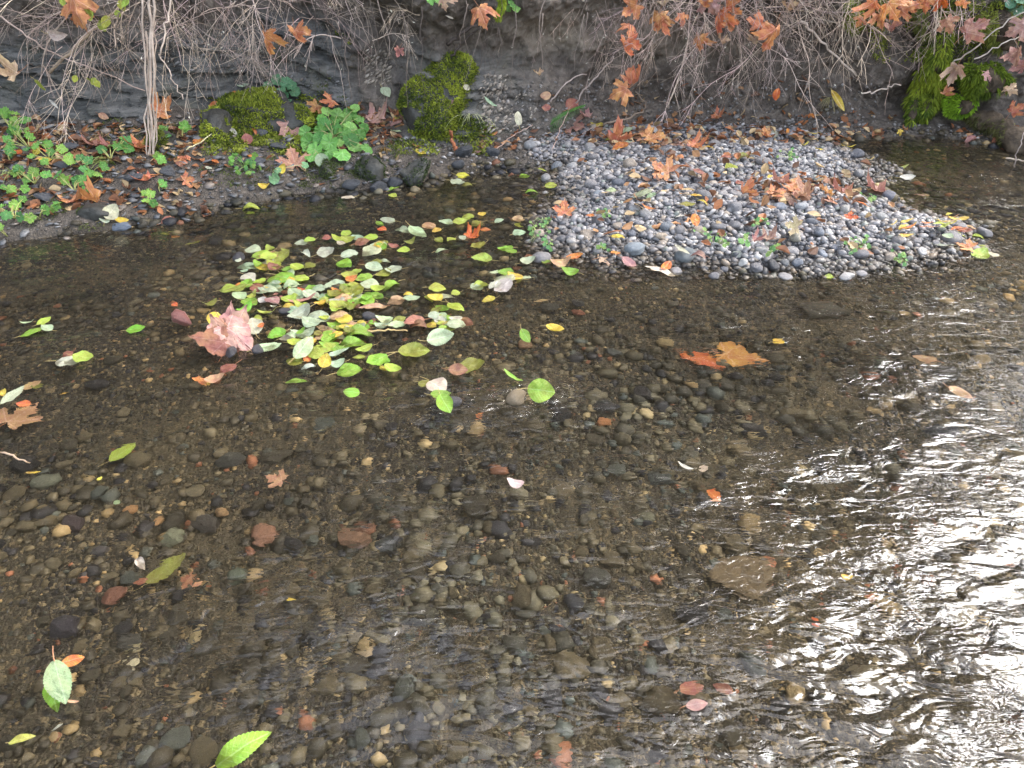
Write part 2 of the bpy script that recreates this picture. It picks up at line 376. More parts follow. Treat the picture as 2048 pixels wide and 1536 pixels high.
k = np.ones(41) / 41; pad = lambda a: np.convolve(np.pad(a, 20, 'edge'), k, 'valid')
by, bz0 = pad(by), pad(bz0)
BX, PD = np.meshgrid(bx, pd, indexing='ij'); _, PH = np.meshgrid(bx, ph, indexing='ij')
lean = 0.10 * sstep(0.2, -1.5, BX)                                  # the shale on the left leans back more
top_drop = 1 - 0.55 * sstep(2.0, 6.0, BX)
D = PD + lean * np.clip(PH, 0, 1)
H = np.where(PH > 1.0, 1.0 + (PH - 1.0) * top_drop, PH)
rockm = sstep(-0.75, -1.05, BX + 0.25 * vn(BX * 2, PH * 3, 0, 5)) * sstep(0.62, 0.45, PH + 0.10 * fbm(BX * 2, PH * 2, 0, 6, 3))
rk2 = np.exp(-((BX + 0.33) / 0.42) ** 2) * sstep(0.62, 0.45, PH + 0.12 * fbm(BX * 3, PH * 3, 0, 16, 3))
rockm = np.maximum(rockm, rk2)
lay = (PH + 0.16 * BX + 0.03 * fbm(BX * 1.5, PH * 4, 0, 71, 3)) / 0.055
li = np.floor(lay); lf = lay - li
off = (_h(li, np.floor(BX * 2.2 + li * 0.37), li * 0, 5) - 0.5) * 0.085 - 0.02 * sstep(0.72, 1.0, lf)
blk = np.floor(BX * 5 + 0.7 * vn(BX * 3, PH * 6, 0, 8) + li * 0.61)
off = off + (_h(blk, li, li * 0, 9) - 0.5) * 0.05
near = sstep(2.5, 1.3, PH)
rough_ = 0.10 * fbm(BX * 4, PH * 4, D * 0, 61, 6, 0.55) * near + 0.5 * fbm(BX * .5, PD * .5, 0, 66, 4) * (1 - near)
dsp = np.where(PH < 1.2, rockm * off, 0) + rough_ * (1 - 0.55 * rockm) * sstep(-0.08, 0.1, PH)
cave = 0.22 * np.exp(-((BX - 2.95) / 0.42) ** 2 - ((PH - 0.13) / 0.13) ** 2)         # the hollow under the mossy root
D2 = D - dsp + cave
Hn = H + rough_ * 0.6 * sstep(0.75, 1.1, PH)
nx, ny = 0.22, 1.0
BXs = BX - nx * 0 * D2; BYs = by[:, None] + D2; BZs = bz0[:, None] * 0.9 + Hn
clay = np.exp(-((BX - 0.45) / 0.62) ** 2 - ((PH - 0.60) / 0.15) ** 2) + 0.7 * np.exp(-((BX - 1.25) / 0.5) ** 2 - ((PH - 0.5) / 0.12) ** 2)
clay = np.clip(clay * (0.75 + 0.7 * fbm(BX * 3, PH * 5, 0, 77, 4)), 0, 0.85)
mb = MB(); mb.add(np.stack([BXs, BYs, BZs], -1).reshape(-1, 3), grid_faces(len(bx), len(pd)), np.stack([rockm, clay, 0 * clay], -1).reshape(-1, 3))
bank_me = mb.mesh('stream_bank'); bank = link('stream_bank', bank_me, M_bank, kind='structure')

def bvh(me):
    bm = bmesh.new(); bm.from_mesh(me); tr = BVHTree.FromBMesh(bm); bm.free(); return tr
T_bed, T_bank = bvh(bed_me), bvh(bank_me)
O = Vector((0, 0, CAM_H))
def hit(px, py):
    d = ray(px, py).normalized(); best = None
    for tr in (T_bed, T_bank):
        p, n, i, dist = tr.ray_cast(O, d)
        if p is not None and (best is None or dist < best[2]): best = (p, n if n.dot(d) < 0 else -n, dist)
    if best is None: best = (at(px, py, 0.5), Vector((0, -0.5, 0.8)), 6)
    return best[0], best[1]

# ------------------------------------------------------------------ water
xs = np.concatenate([np.linspace(-9, -3.0, 60)[:-1], np.linspace(-3.0, 4.0, 400)[:-1], np.linspace(4.0, 11, 70)])
ys = np.concatenate([np.linspace(-4, 0.7, 50)[:-1], np.linspace(0.7, 6.2, 320)])
X, Y = np.meshgrid(xs, ys, indexing='ij')
PX, PY = proj((X, np.maximum(Y, 0.3), 0 * X))
BR = np.array(at(1950, 1300)[:2]); MR = np.array(at(2000, 800)[:2])
chop = 0.36 + 0.34 * gauss(X, Y, BR, 0.7, 0.75) + 0.06 * gauss(X, Y, np.array(at(2080, 860)[:2]), 0.6, 0.55) + 1.3 * gauss(X, Y, RIF, 0.35, 0.14) + 1.2 * gauss(X, Y, RIF2, 0.40, 0.13) + 0.30 * gauss(X, Y, RAFT, 0.8, 0.5) + 0.9 * gauss(X, Y, np.array(at(480, 482)[:2]), 0.3, 0.06) + 0.9 * gauss(X, Y, np.array(at(830, 520)[:2]), 0.35, 0.09) + 0.5 * gauss(X, Y, np.array(at(220, 610)[:2]), 0.35, 0.10)
chop = chop + 0.35 * gauss(X, Y, np.array(at(560, 1280)[:2]), 0.4, 0.3) + 0.35 * gauss(X, Y, np.array(at(1200, 1480)[:2]), 0.5, 0.3)
chop = chop * (0.75 + 0.5 * fbm(X * 2.2, Y * 2.2, 0, 55, 3)) * (0.25 + 0.75 * sstep(0.0, 0.9, y_water(X) - Y))
chop = np.clip(chop, 0.04, 1.7)
ca, sa = math.cos(0.42), math.sin(0.42); U, V = X * ca + Y * sa, -X * sa + Y * ca
Z = chop * (0.008 * fbm(U * 4.0, V * 8, 0, 101, 3) + 0.004 * vn(U * 9, V * 20, 0, 111))
mb = MB(); mb.add(np.stack([X, Y, Z], -1).reshape(-1, 3), grid_faces(len(xs), len(ys)))
wme = mb.mesh('stream_water'); a = wme.attributes.new('chop', 'FLOAT', 'POINT'); a.data.foreach_set('value', chop.ravel().astype(np.float32))
link('stream_water', wme, M_water, kind='structure')

# ------------------------------------------------------------------ the wood on the slope behind, seen mirrored in the water; open sky to the right
mb = MB(); rr = np.random.RandomState(5)
def clump(c, n, spread, size):
    p = c + rr.normal(size=(n, 3)) * spread
    a = rr.normal(size=(n, 3)); a /= np.linalg.norm(a, axis=1, keepdims=True); e = rr.normal(size=(n, 3)); bb = np.cross(a, e); bb /= np.linalg.norm(bb, axis=1, keepdims=True)
    s = size * rr.uniform(0.6, 1.3, (n, 1))
    V = np.stack([p - a * s, p + bb * s * .6, p + a * s, p - bb * s * .6], 1).reshape(-1, 3)
    i = np.arange(n)[:, None] * 4
    cc = np.array([0.05, 0.055, 0.02]) * rr.uniform(0.5, 1.5, (n, 1)) + np.array([0.05, 0.02, 0.0]) * rr.uniform(0, 1, (n, 1)) ** 2
    mb.add(V, np.concatenate([i + [[0, 1, 2]], i + [[0, 2, 3]]]), np.repeat(cc, 4, 0))
for _ in range(3300):
    az = math.radians(rr.uniform(-100, 50)); el = math.radians(rr.uniform(6, 63))
    lim = 46 + 5 * math.sin(el * 9)
    if math.degrees(az) > lim - max(0, math.degrees(el) - 50) * 1.2: continue
    dist = rr.uniform(8, 12)
    c = np.array([0.3, 3.0, 0]) + dist * np.array([math.sin(az) * math.cos(el), math.cos(az) * math.cos(el), math.sin(el)])
    if c[2] < 2.2 and c[1] < 8: continue
    clump(c, 16, 0.45, 0.17)
trunks = [(-5, 9.5, .28), (-2.6, 10.5, .2), (-.5, 9.8, .3), (1.8, 11, .24), (-7.5, 7.5, .3)]
for x_, y_, r_ in trunks:
    zz = np.linspace(0.5, 12, 14); P = np.stack([x_ + 0.15 * np.sin(zz * .6 + x_), y_ + 0.1 * np.cos(zz * .5), zz], 1)
    tv, tf = tube(P, np.linspace(r_, r_ * .35, 14), 8); mb.add(tv, tf, np.array([0.06, 0.05, 0.04]))
for _ in range(420):                                    # lower trees added on the right to limit water glare, open sky above them
    az = math.radians(rr.uniform(22, 100)); el = math.radians(rr.uniform(3, 36) * (0.8 + 0.25 * math.sin(az * 9))); dist = rr.uniform(9, 13)
    clump(np.array([0.3, 3.0, 0]) + dist * np.array([math.sin(az) * math.cos(el), math.cos(az) * math.cos(el), math.sin(el)]), 16, 0.5, 0.18)
link('woodland_canopy', mb.mesh('woodland_canopy', False), M_canopy, kind='stuff', label='dark wooded slope beyond the bank, mirrored in the stream', category='woods')

# ------------------------------------------------------------------ stones
C = lambda *a: np.array(a, float)
BAR_COLS = [(C(.215, .198, .190), .34), (C(.145, .138, .140), .26), (C(.32, .30, .28), .16), (C(.075, .074, .078), .12), (C(.30, .245, .19), .08), (C(.20, .21, .18), .04)]
BED_COLS = [(C(.046, .038, .024), .34), (C(.082, .064, .035), .24), (C(.020, .018, .018), .18), (C(.10, .080, .046), .11), (C(.055, .058, .046), .06), (C(.24, .17, .08), .05), (C(.17, .07, .035), .03), (C(.34, .28, .16), .015)]
def pick(cols, r):
    u, s = r.rand(), 0
    for c, p in cols:
        s += p
        if u < s: return c * r.uniform(0.78, 1.25)
    return cols[0][0]
VAR_S = [stone(ICO1, k, 0.20, 0.25) for k in range(12)]
VAR_P = [stone(ICO2, 20 + k, 0.17, 0.4 if k % 2 else 0.0) for k in range(12)]
VAR_A = [stone(ICO2, 40 + k, 0.16, 0.8) for k in range(10)]
VAR_C = [stone(ICO1, 60 + k, 0.22, 1.0) for k in range(10)]
def scatter(mb, pts, sizes, var, cols, r, flat=(0.35, 0.7), tilt=0.18, sink=0.25, zf=ground, wet=False, patch=None):
    zz = zf(pts[:, 0], pts[:, 1])
    for (x, y), s, z in zip(pts, sizes, zz):
        v, f = var[r.randint(len(var))]
        sc = s * np.array([1, r.uniform(0.62, 0.95), r.uniform(*flat)])
        cc = pick(cols, r)
        if patch is not None: cc = cc * patch(x, y)
        if wet: kq = min(max((z + sc[2] - .010) / .030, 0), 1); cc = cc * (np.array([.34, .29, .22]) * (1 - kq) + kq)          # stones in the water are stained brown
        mb.add((v * sc) @ rot_rand(r, tilt).T + (x, y, z + sc[2] * (1 - 2 * sink)), f, cc)
r = np.random.RandomState(11)
def in_view(x, y, z=0.0, m=60):
    px, py = proj((x, y, z + 0 * x)); return (px > -m) & (px < 2048 + m) & (py > -m) & (py < 1536 + m)
# --- small stones of the bed, nobody could count them
N = 60000
P = np.stack([r.uniform(-3.6, 4.6, N), r.uniform(0.75, 5.7, N)], 1)
vv = P[:, 1] - y_water(P[:, 0]); sb = poly_sd(P[:, 0], P[:, 1], BARp)
P = P[in_view(P[:, 0], P[:, 1], 0, 250) & (vv < 0.05) & (sb < 0.03)][:18000]
sz = np.clip(np.exp(r.normal(math.log(0.0135), 0.50, len(P))), 0.006, 0.038)
far = sstep(2.0, 4.5, P[:, 1]); sz *= 1 + 0.35 * far
def bed_patch(x, y):                                   # the bed lies in patches: dark algae, pale silt-dusted gravel, rusty gravel
    a = float(fbm(x * 1.5 + 3, y * 1.9, 0, 301, 3)); b_ = float(fbm(x * 1.1, y * 1.4 + 7, 0, 311, 2))
    return (1.05 + .55 * a) * np.array([1 + .10 * b_, 1.0, 1 - .12 * b_])
keep = r.rand(len(P)) < np.clip(.92 + .5 * fbm(P[:, 0] * 1.8, P[:, 1] * 2.2, 0, 321, 3), .2, 1); P, sz = P[keep], sz[keep]
sz = sz * np.clip(1 + .45 * fbm(P[:, 0] * 1.4, P[:, 1] * 1.7, 0, 331, 2), .6, 1.6)
mb = MB(); scatter(mb, P, sz, VAR_S, BED_COLS, r, sink=0.3, patch=bed_patch)
N = 24000
P = np.stack([r.uniform(-2.2, 2.4, N), r.uniform(0.75, 3.4, N)], 1); P = P[in_view(P[:, 0], P[:, 1], 0, 100)]
scatter(mb, P, np.clip(np.exp(r.normal(math.log(0.006), 0.3, len(P))), 0.003, 0.012), VAR_S, BED_COLS, r, sink=0.1, patch=bed_patch)
link('streambed_gravel', mb.mesh('streambed_gravel'), M_bedstone, kind='stuff', label='brown gravel covering the streambed under clear water', category='gravel')
# --- small pebbles and grit of the bar
def bar_pts(n, r, lo=-0.03):
    a, b_ = BARp.min(0), BARp.max(0); Q = np.stack([r.uniform(a[0], b_[0], n), r.uniform(a[1], b_[1], n)], 1)
    s = poly_sd(Q[:, 0], Q[:, 1], BARp); return Q[s > lo]
mb = MB(); P = bar_pts(24000, r, -.16); sd_ = poly_sd(P[:, 0], P[:, 1], BARp); P = P[r.rand(len(P)) < np.clip(1.05 + sd_ * 5.5, 0, 1)]; sz = np.clip(np.exp(r.normal(math.log(0.0125), 0.45, len(P))), 0.005, 0.027)
scatter(mb, P, sz, VAR_S, BAR_COLS, r, (0.3, 0.7), 0.3, 0.15, wet=True)
P = bar_pts(2400, r, -.10); sz = r.uniform(0.016, 0.028, len(P)); scatter(mb, P, sz, VAR_P, BAR_COLS, r, (0.28, 0.62), 0.28, 0.05, wet=True)
link('bar_gravel', mb.mesh('bar_gravel'), M_pebble, kind='stuff', label='small grey gravel filling in between the bar pebbles', category='gravel')
# --- shale chips on the shelf and at the foot of the bank, and grit of the beach
SH_COLS = [(C(.10, .098, .097), .4), (C(.16, .155, .148), .25), (C(.055, .053, .053), .15), (C(.19, .155, .125), .2)]
BE_COLS = [(C(.11, .095, .08), .4), (C(.18, .165, .15), .25), (C(.06, .05, .042), .25), (C(.26, .24, .22), .1)]
mb = MB(); N = 14000; P = np.stack([r.uniform(-3.6, 4.2, N), r.uniform(3.0, 5.9, N)], 1)
vv = P[:, 1] - y_water(P[:, 0]); vf = P[:, 1] - y_face(P[:, 0]); sb = poly_sd(P[:, 0], P[:, 1], BARp)
ok = (vv > -0.06) & (vf < 0.02) & (sb < 0.02); left = P[:, 0] < -0.55
L = P[ok & left][:3000]; sz = np.clip(np.exp(r.normal(math.log(0.015), 0.55, len(L))), 0.005, 0.045)
scatter(mb, L, sz, VAR_C, SH_COLS, r, (0.14, 0.4), 0.22, 0.2)
Rg = P[ok & ~left][:3000]; sz = np.clip(np.exp(r.normal(math.log(0.012), 0.5, len(Rg))), 0.005, 0.035)
scatter(mb, Rg, sz, VAR_C, BE_COLS, r, (0.3, 0.65), 0.3, 0.25)
# stones that stick out of the lower part of the soil face
for _ in range(900):
    px, py = r.uniform(960, 1760), r.uniform(165, 262)
    p, n = hit(px, py)
    v, f = VAR_C[r.randint(10)]; s = r.uniform(0.006, 0.022)
    mb.add((v * s * np.array([1, .8, .6])) @ rot_rand(r, 0.5).T + np.array(p), f, pick(BE_COLS, r))
TAN = [(C(.24, .20, .155), .5), (C(.17, .145, .115), .3), (C(.30, .26, .21), .2)]
for x0, x1, y0, y1, n_, ms_ in [(960, 1012, 150, 265, 150, .034), (728, 782, 100, 170, 90, .030), (1015, 1070, 185, 280, 60, .026), (560, 700, 150, 230, 90, .024), (320, 540, 60, 150, 120, .028)]:
    for _ in range(n_):                                # flaky layers of rock in the face
        p, n = hit(r.uniform(x0, x1), r.uniform(y0, y1)); v, f = VAR_C[r.randint(10)]; s = r.uniform(.3, 1) * ms_
        a = -.55 + r.normal() * .25; ca_, sa_ = math.cos(a), math.sin(a)
        mb.add((v * s * np.array([1, .6, .38])) @ np.array([[ca_, 0, sa_], [0, 1, 0], [-sa_, 0, ca_]]).T + np.array(p) + (0, -.006, 0), f, pick(TAN if x0 > 700 else SH_COLS, r))
link('bank_rubble', mb.mesh('bank_rubble'), M_chip, kind='stuff', label='grey shale chips and grit strewn along the foot of the bank', category='gravel')

# --- stones one can tell apart
def put_stone(name, px, py, wpx, hpx, col, mesh, mat, label, cat, group=None, ang=None, sink=0.25, thick=0.5, z=None):
    """wpx, hpx: how wide and how tall it shows in the photo."""
    p, n = hit(px, py) if z is None else (at(px, py, z), Vector((0, 0, 1)))
    d = depth(p); wd = wpx * d / FPX / 2
    ln = max(wd * 0.7, hpx * d / FPX / 2 / 0.75)
    o = link(name, mesh, mat, None, label=label, category=cat)
    if group: o['group'] = group
    th = min(wd, ln) * thick * 1.5
    o.scale = (wd, ln, th); o.location = (p.x, p.y, p.z + th * (1 - 2 * sink)); o.rotation_euler = (r.normal() * .12, r.normal() * .12, (r.uniform(-.5, .5) if ang is None else ang))
    o.color = tuple(col) + (1,); return o
def shared(vars_, name, smooth=True):
    out = []
    for v, f in vars_:
        mb = MB(); mb.add(v, f); out.append(mb.mesh(name, smooth))
    return out
ME_P = shared([stone(ICO3, 20 + k, 0.16, 0.35 if k % 3 == 0 else 0.0) for k in range(12)], 'pebble')
ME_A = shared([stone(ICO3, 40 + k, 0.13, 0.7) for k in range(10)], 'angular_stone')
ME_SLAB = shared([stone(ICO4, 80 + k, 0.10, 1.4) for k in range(4)], 'slab_stone')
for me in ME_P: me.materials.append(M_pebble1)
for me in ME_A + ME_SLAB: me.materials.append(M_bedstone1)
NAMED_P = [  # px, py, w, h, colour, label
 (1543, 538, 27, 34, (.055, .053, .055), 'dark egg-shaped pebble half in the water at the front edge of the bar'),
 (1568, 531, 17, 20, (.09, .095, .10), 'dark rounded pebble just right of the dark egg-shaped pebble at the waterline'),
 (1370, 522, 42, 27, (.13, .14, .14), 'broad grey-green flat-topped stone at the front waterline of the bar'),
 (1590, 481, 26, 23, (.30, .27, .21), 'big pale buff pebble standing out among grey ones on the bar'),
 (1268, 507, 46, 20, (.20, .22, .23), 'long blue-grey flat stone close to the front of the bar'),
 (1775, 402, 30, 24, (.11, .11, .13), 'dark blue-grey stone on the right rim of the bar beside a brown leaf'),
 (1711, 316, 30, 18, (.09, .09, .10), 'flat dark stone at the back right corner of the bar'),
 (1061, 299, 28, 18, (.26, .25, .24), 'smooth grey-buff pebble alone on the beach behind the bar'),
 (1114, 340, 21, 23, (.15, .16, .17), 'round slate-grey cobble at the back left corner of the bar'),
 (1320, 480, 28, 17, (.34, .27, .20), 'pinkish-buff oval pebble in the front half of the bar'),
 (1262, 473, 18, 18, (.14, .145, .16), 'dark striped stone right of a round yellow leaf on the bar'),
 (1268, 423, 24, 13, (.33, .32, .31), 'pale oval pebble in the middle of the bar left of an orange leaf'),
 (1290, 435, 34, 14, (.24, .23, .22), 'long grey pebble in the middle of the bar'),
 (1332, 460, 26, 18, (.16, .17, .18), 'slate pebble below the orange-brown stick on the bar'),
 (1338, 384, 22, 18, (.17, .19, .20), 'blue-grey stone in front of a brown leaf in the back half of the bar'),
 (1420, 364, 24, 20, (.18, .20, .22), 'blue-grey cobble beneath the reddish leaves at the back of the bar'),
 (1236, 372, 30, 14, (.12, .125, .14), 'dark flat pebble in the back left part of the bar'),
 (1195, 395, 20, 18, (.21, .23, .25), 'bluish oval pebble in the back left part of the bar'),
 (1484, 532, 20, 15, (.40, .38, .35), 'whitish pebble at the front waterline of the bar'),
 (1447, 545, 17, 13, (.10, .10, .11), 'small black pebble ringed by water in front of the bar'),
 (1594, 532, 24, 16, (.13, .14, .16), 'glossy wet slate-blue pebble at the front waterline'),
 (1520, 508, 28, 17, (.26, .25, .23), 'oblong grey-buff pebble left of the bright green seedling leaf'),
 (1636, 470, 20, 28, (.15, .16, .18), 'tilted dark blue-grey stone right of the big buff pebble'),
 (1622, 450, 26, 14, (.10, .105, .12), 'dark elongated slate stone in the front right part of the bar'),
 (1641, 515, 22, 20, (.22, .23, .25), 'grey-blue round pebble near the front waterline'),
 (1602, 419, 28, 16, (.30, .30, .30), 'pale grey long pebble in front of the heap of red-brown leaves'),
 (1558, 421, 28, 16, (.18, .19, .21), 'blue-grey pebble in front of the heap of red-brown leaves'),
 (1690, 426, 22, 16, (.31, .29, .26), 'light buff pebble right of the dead leaf heap'),
 (1760, 440, 28, 16, (.28, .27, .25), 'light grey oval pebble toward the right tip of the bar'),
 (1668, 500, 14, 12, (.17, .17, .19), 'small blue-grey pebble near the front right waterline'),
]
for k, (px, py, w_, h_, c, lab) in enumerate(NAMED_P):
    put_stone('pebble', px, py, w_, h_, c, ME_P[k % 12], None, lab, 'pebble', sink=0.1, thick=0.55)
taken = [(a[0], a[1], a[2] / 2) for a in NAMED_P]
cand = bar_pts(4000, r); cnt = 0
CN = {0: 'mid-grey', 1: 'blue-grey', 2: 'pale grey', 3: 'dark slate', 4: 'buff', 5: 'greenish grey'}
for (x, y) in cand:
    if cnt >= 262: break
    s = float(np.clip(np.exp(r.normal(math.log(0.0265), 0.36)), 0.018, 0.056)); z = float(ground(x, y)); px, py = proj((x, y, z)); rp = s * FPX / depth((x, y, z))
    if any(abs(px - a) < (rp + c) * 0.95 and abs(py - b_) < (rp + c) * 0.62 for a, b_, c in taken): continue
    taken.append((px, py, rp)); cnt += 1
    u = r.rand(); ci = 0 if u < .34 else 1 if u < .6 else 2 if u < .78 else 3 if u < .88 else 4 if u < .95 else 5
    col = BAR_COLS[ci][0] * r.uniform(.8, 1.2)
    zone = 'back' if py < 370 else 'middle' if py < 460 else 'front'
    side = 'left' if px < 1300 else 'right' if px > 1560 else 'centre'
    o = put_stone('pebble', px, py, rp * 2, rp * 1.3, col, ME_P[r.randint(12)], None, f'smooth {CN[ci]} pebble lying among others on the bar, {zone} {side} part', 'pebble', f'{CN[ci]} pebbles on the {zone} {side} of the bar', ang=r.uniform(0, 6.28), sink=0.08, thick=r.uniform(.32, .58))
    o.rotation_euler = (r.normal() * .25, r.normal() * .25, r.uniform(0, 6.28))
NAMED_B = [
 (1050, 713, 36, 30, (.22, .13, .07), 'rounded brown stone under water right of the leaf raft'),
 (537, 1103, 76, 52, (.22, .11, .065), 'red-brown angular stone under water in the lower middle'),
 (715, 1107, 88, 46, (.13, .072, .042), 'rusty brown flat stone under water right of the red-brown angular one'),
 (1478, 1196, 150, 84, (.12, .085, .045), 'largest submerged slab, flat and brown, below the bright ripple line'),
 (143, 1278, 72, 52, (.032, .028, .034), 'dark purple-grey flat-sided stone above the leaf cluster at lower left'),
 (482, 1180, 40, 30, (.085, .095, .065), 'grey-green smooth oval stone under water beside a tan pebble'),
 (352, 1104, 42, 30, (.16, .16, .10), 'pale olive oval stone under water near the small yellow leaf'),
 (325, 1071, 19, 20, (.34, .19, .08), 'small orange round pebble under water'),
 (272, 1046, 28, 18, (.32, .17, .07), 'small orange flat pebble under water left of the round orange one'),
 (452, 1052, 34, 22, (.28, .17, .08), 'tan-orange wedge pebble under water above the olive leaf'),
 (515, 1181, 34, 24, (.28, .20, .10), 'tan speckled pebble under water right of the grey-green oval stone'),
 (103, 990, 58, 26, (.11, .11, .075), 'olive-grey oval stone under water at the left margin'),
 (158, 1070, 66, 36, (.045, .032, .032), 'dark maroon flat stone under water at left'),
 (240, 1218, 52, 36, (.15, .065, .04), 'reddish brown stone under water above the orange leaf'),
 (1205, 868, 28, 20, (.34, .15, .06), 'orange-brown round pebble on the shallow bed at centre'),
 (1326, 716, 36, 26, (.22, .16, .075), 'pale tan stone under water left of the orange sunken leaf'),
 (1226, 731, 36, 26, (.055, .056, .05), 'dark grey stone under water left of the pale tan one'),
 (1383, 801, 40, 18, (.24, .16, .07), 'flat tan stone under water below the orange sunken leaf'),
 (1472, 937, 46, 30, (.15, .115, .06), 'ochre-brown stone under water at centre right'),
 (1156, 650, 32, 18, (.18, .07, .04), 'small red-brown stone under water in front of the bar'),
 (1640, 640, 110, 40, (.06, .052, .035), 'long brown sunken slab right of centre in deep water'),
 (1650, 578, 36, 20, (.075, .058, .036), 'rounded brown stone under water in front of the bar pebbles'),
 (1206, 838, 44, 30, (.030, .030, .030), 'dark round stone under water above the orange-brown pebble'),
 (1100, 640, 44, 22, (.045, .04, .03), 'flat dark brown stone under water at the middle'),
 (1500, 895, 70, 40, (.035, .032, .03), 'dark wide stone under water above the ochre-brown stone'),
 (1870, 905, 80, 40, (.020, .021, .026), 'black stone under water among the bright ripples at right'),
 (1880, 790, 60, 40, (.030, .027, .022), 'dark stone under water beside a tan leaf at right'),
 (780, 1118, 46, 34, (.036, .038, .036), 'dark grey stone under water beside the rusty flat stone'),
 (420, 1075, 90, 44, (.040, .033, .026), 'broad dark stone under water between two orange pebbles'),
 (560, 940, 80, 36, (.055, .046, .030), 'broad brown-grey stone under water above the tan sunken leaf'),
 (465, 950, 60, 30, (.048, .045, .036), 'grey oval stone under water left of centre'),
 (270, 1310, 50, 32, (.046, .042, .034), 'dark rounded pebble under water right of the pale leaf cluster'),
 (400, 1295, 22, 24, (.26, .20, .10), 'small upright tan pebble under water at lower left'),
 (275, 1352, 24, 18, (.36, .32, .20), 'small cream pebble under water at lower left'),
 (275, 1320, 36, 16, (.24, .20, .11), 'flat pale tan pebble under water at lower left'),
 (1190, 1190, 60, 40, (.040, .038, .030), 'dark mossy-brown stone under water at centre bottom'),
 (1320, 990, 70, 36, (.042, .045, .038), 'grey-green stone under water at centre'),
 (1290, 1065, 34, 22, (.10, .095, .06), 'light grey-olive oval stone under water at centre'),
]
for k, (px, py, w_, h_, c, lab) in enumerate(NAMED_B):
    me = ME_SLAB[k % 4] if w_ > 60 else (ME_P[k % 12] if ('round' in lab or 'oval' in lab) else ME_A[k % 10])
    o = put_stone('submerged_stone', px, py, w_, h_, c, me, None, lab, 'stone', sink=0.15, thick=0.32 if w_ > 60 else 0.5)
    if me.materials[0] != M_bedstone1:
        o.material_slots[0].link = 'OBJECT'; o.material_slots[0].material = M_bedstone1
taken = [(a[0], a[1], a[2] / 2) for a in NAMED_B]; cnt = 0
BN = ['dark brown', 'brown', 'blackish', 'ochre-brown', 'grey-green', 'tan', 'rusty', 'cream']
while cnt < 240:
    px, py = r.uniform(-10, 2058), r.uniform(420, 1545)
    if r.rand() > (py - 200) / 900: continue
    p = at(px, py, 0)
    if p.y > y_water(p.x) - 0.08 or poly_sd(p.x, p.y, BARp) > -0.08: continue
    s = float(np.clip(np.exp(r.normal(math.log(0.026), 0.28)), 0.018, 0.048)); rp = s * FPX / depth(p)
    if any(abs(px - a) < (rp + c) * 0.8 and abs(py - b_) < (rp + c) * 0.55 for a, b_, c in taken): continue
    taken.append((px, py, rp)); cnt += 1
    u, s_ = r.rand(), 0
    for ci, (c, pr) in enumerate(BED_COLS):
        s_ += pr
        if u < s_: break
    if ci == 6 and r.rand() < .6: ci, c = 1, BED_COLS[1][0]
    zone = 'near the far bank' if py < 620 else 'in mid-stream' if py < 950 else 'close to the viewer'
    side = 'on the left' if px < 680 else 'on the right' if px > 1370 else 'at the centre'
    o = put_stone('submerged_stone', px, py, rp * 2, rp * 1.3, c * r.uniform(.8, 1.2), ME_A[r.randint(10)], None, f'{BN[ci]} stone lying under water {zone} {side}', 'stone', f'{BN[ci]} submerged stones {zone} {side}', ang=r.uniform(0, 6.28), sink=0.2, thick=r.uniform(.35, .6)); o.location.z = min(o.location.z, -0.008 - o.scale.z)
# emergent rocks
o = put_stone('red_rock', 366, 655, 62, 32, (.2, .08, .06), ME_SLAB[1].copy(), None, 'angular dark red rock standing out of the water left of the brown maple leaf pile', 'rock', thick=0.6, sink=-0.1, z=0.0); o.data.materials[0] = M_redrock
for px, py, w_, h_, lab in [(516, 702, 26, 22, 'wet black pebble sticking out of the water under the brown maple leaf pile'), (572, 625, 26, 12, 'wet black stone poking out among the raft leaves'),
                            (478, 518, 24, 20, 'blue-black wet stone at the top left end of the leaf raft'), (462, 708, 24, 26, 'dark wet stone propping the brown maple leaf pile'), (740, 636, 30, 16, 'grey-purple wet stone among the raft leaves'),
                            (905, 803, 40, 22, 'brown wet stone in the riffle below the leaf raft'), (1035, 795, 46, 28, 'buff wet boulder in the riffle beside the bright green leaf')]:
    put_stone('emergent_stone', px, py, w_, h_, (.16, .12, .07) if 'buff' in lab else (.04, .036, .038), ME_P[int(px) % 12], None, lab, 'stone', thick=0.5, sink=0.55 if py > 780 else 0.3, z=0.0)
# slate slabs lying on the shelf
for k, (px, py, w_, h_, ang, lab) in enumerate([(123, 333, 26, 46, 1.2, 'long upright slab of grey slate between green leaves on the shelf'), (335, 347, 40, 34, -.7, 'pointed grey slate slab leaning on the shelf below the dry stalks'),
        (137, 297, 46, 16, 0, 'flat dark slate lying behind the brown leaves on the shelf'), (296, 452, 40, 16, .3, 'smooth blue-grey slate at the waterline beside a yellow leaf'), (245, 457, 50, 20, .2, 'broad grey slate sloping into the water left of the blue slate'),
        (270, 395, 26, 22, .4, 'dark slate chip on the shelf above the rusty maple leaf'), (90, 400, 50, 30, .2, 'dark wet slate block on the shelf beneath green leaves'), (560, 297, 42, 28, .5, 'black slate block left of the round-leaved plant'),
        (520, 270, 40, 26, .3, 'dark slate face below the mossy ledge'), (270, 360, 60, 14, .1, 'stack of thin dark slate layers beside the dry stalks'), (505, 330, 56, 16, .1, 'thin dark slate layers under the green cress')]):
    o = put_stone('slate_slab', px, py, w_, h_, (.075, .076, .08) if 'blue' not in lab else (.13, .15, .18), ME_SLAB[k % 4], M_bedstone1, lab, 'rock', ang=ang, thick=0.3, sink=0.2); o['kind'] = 'thing'

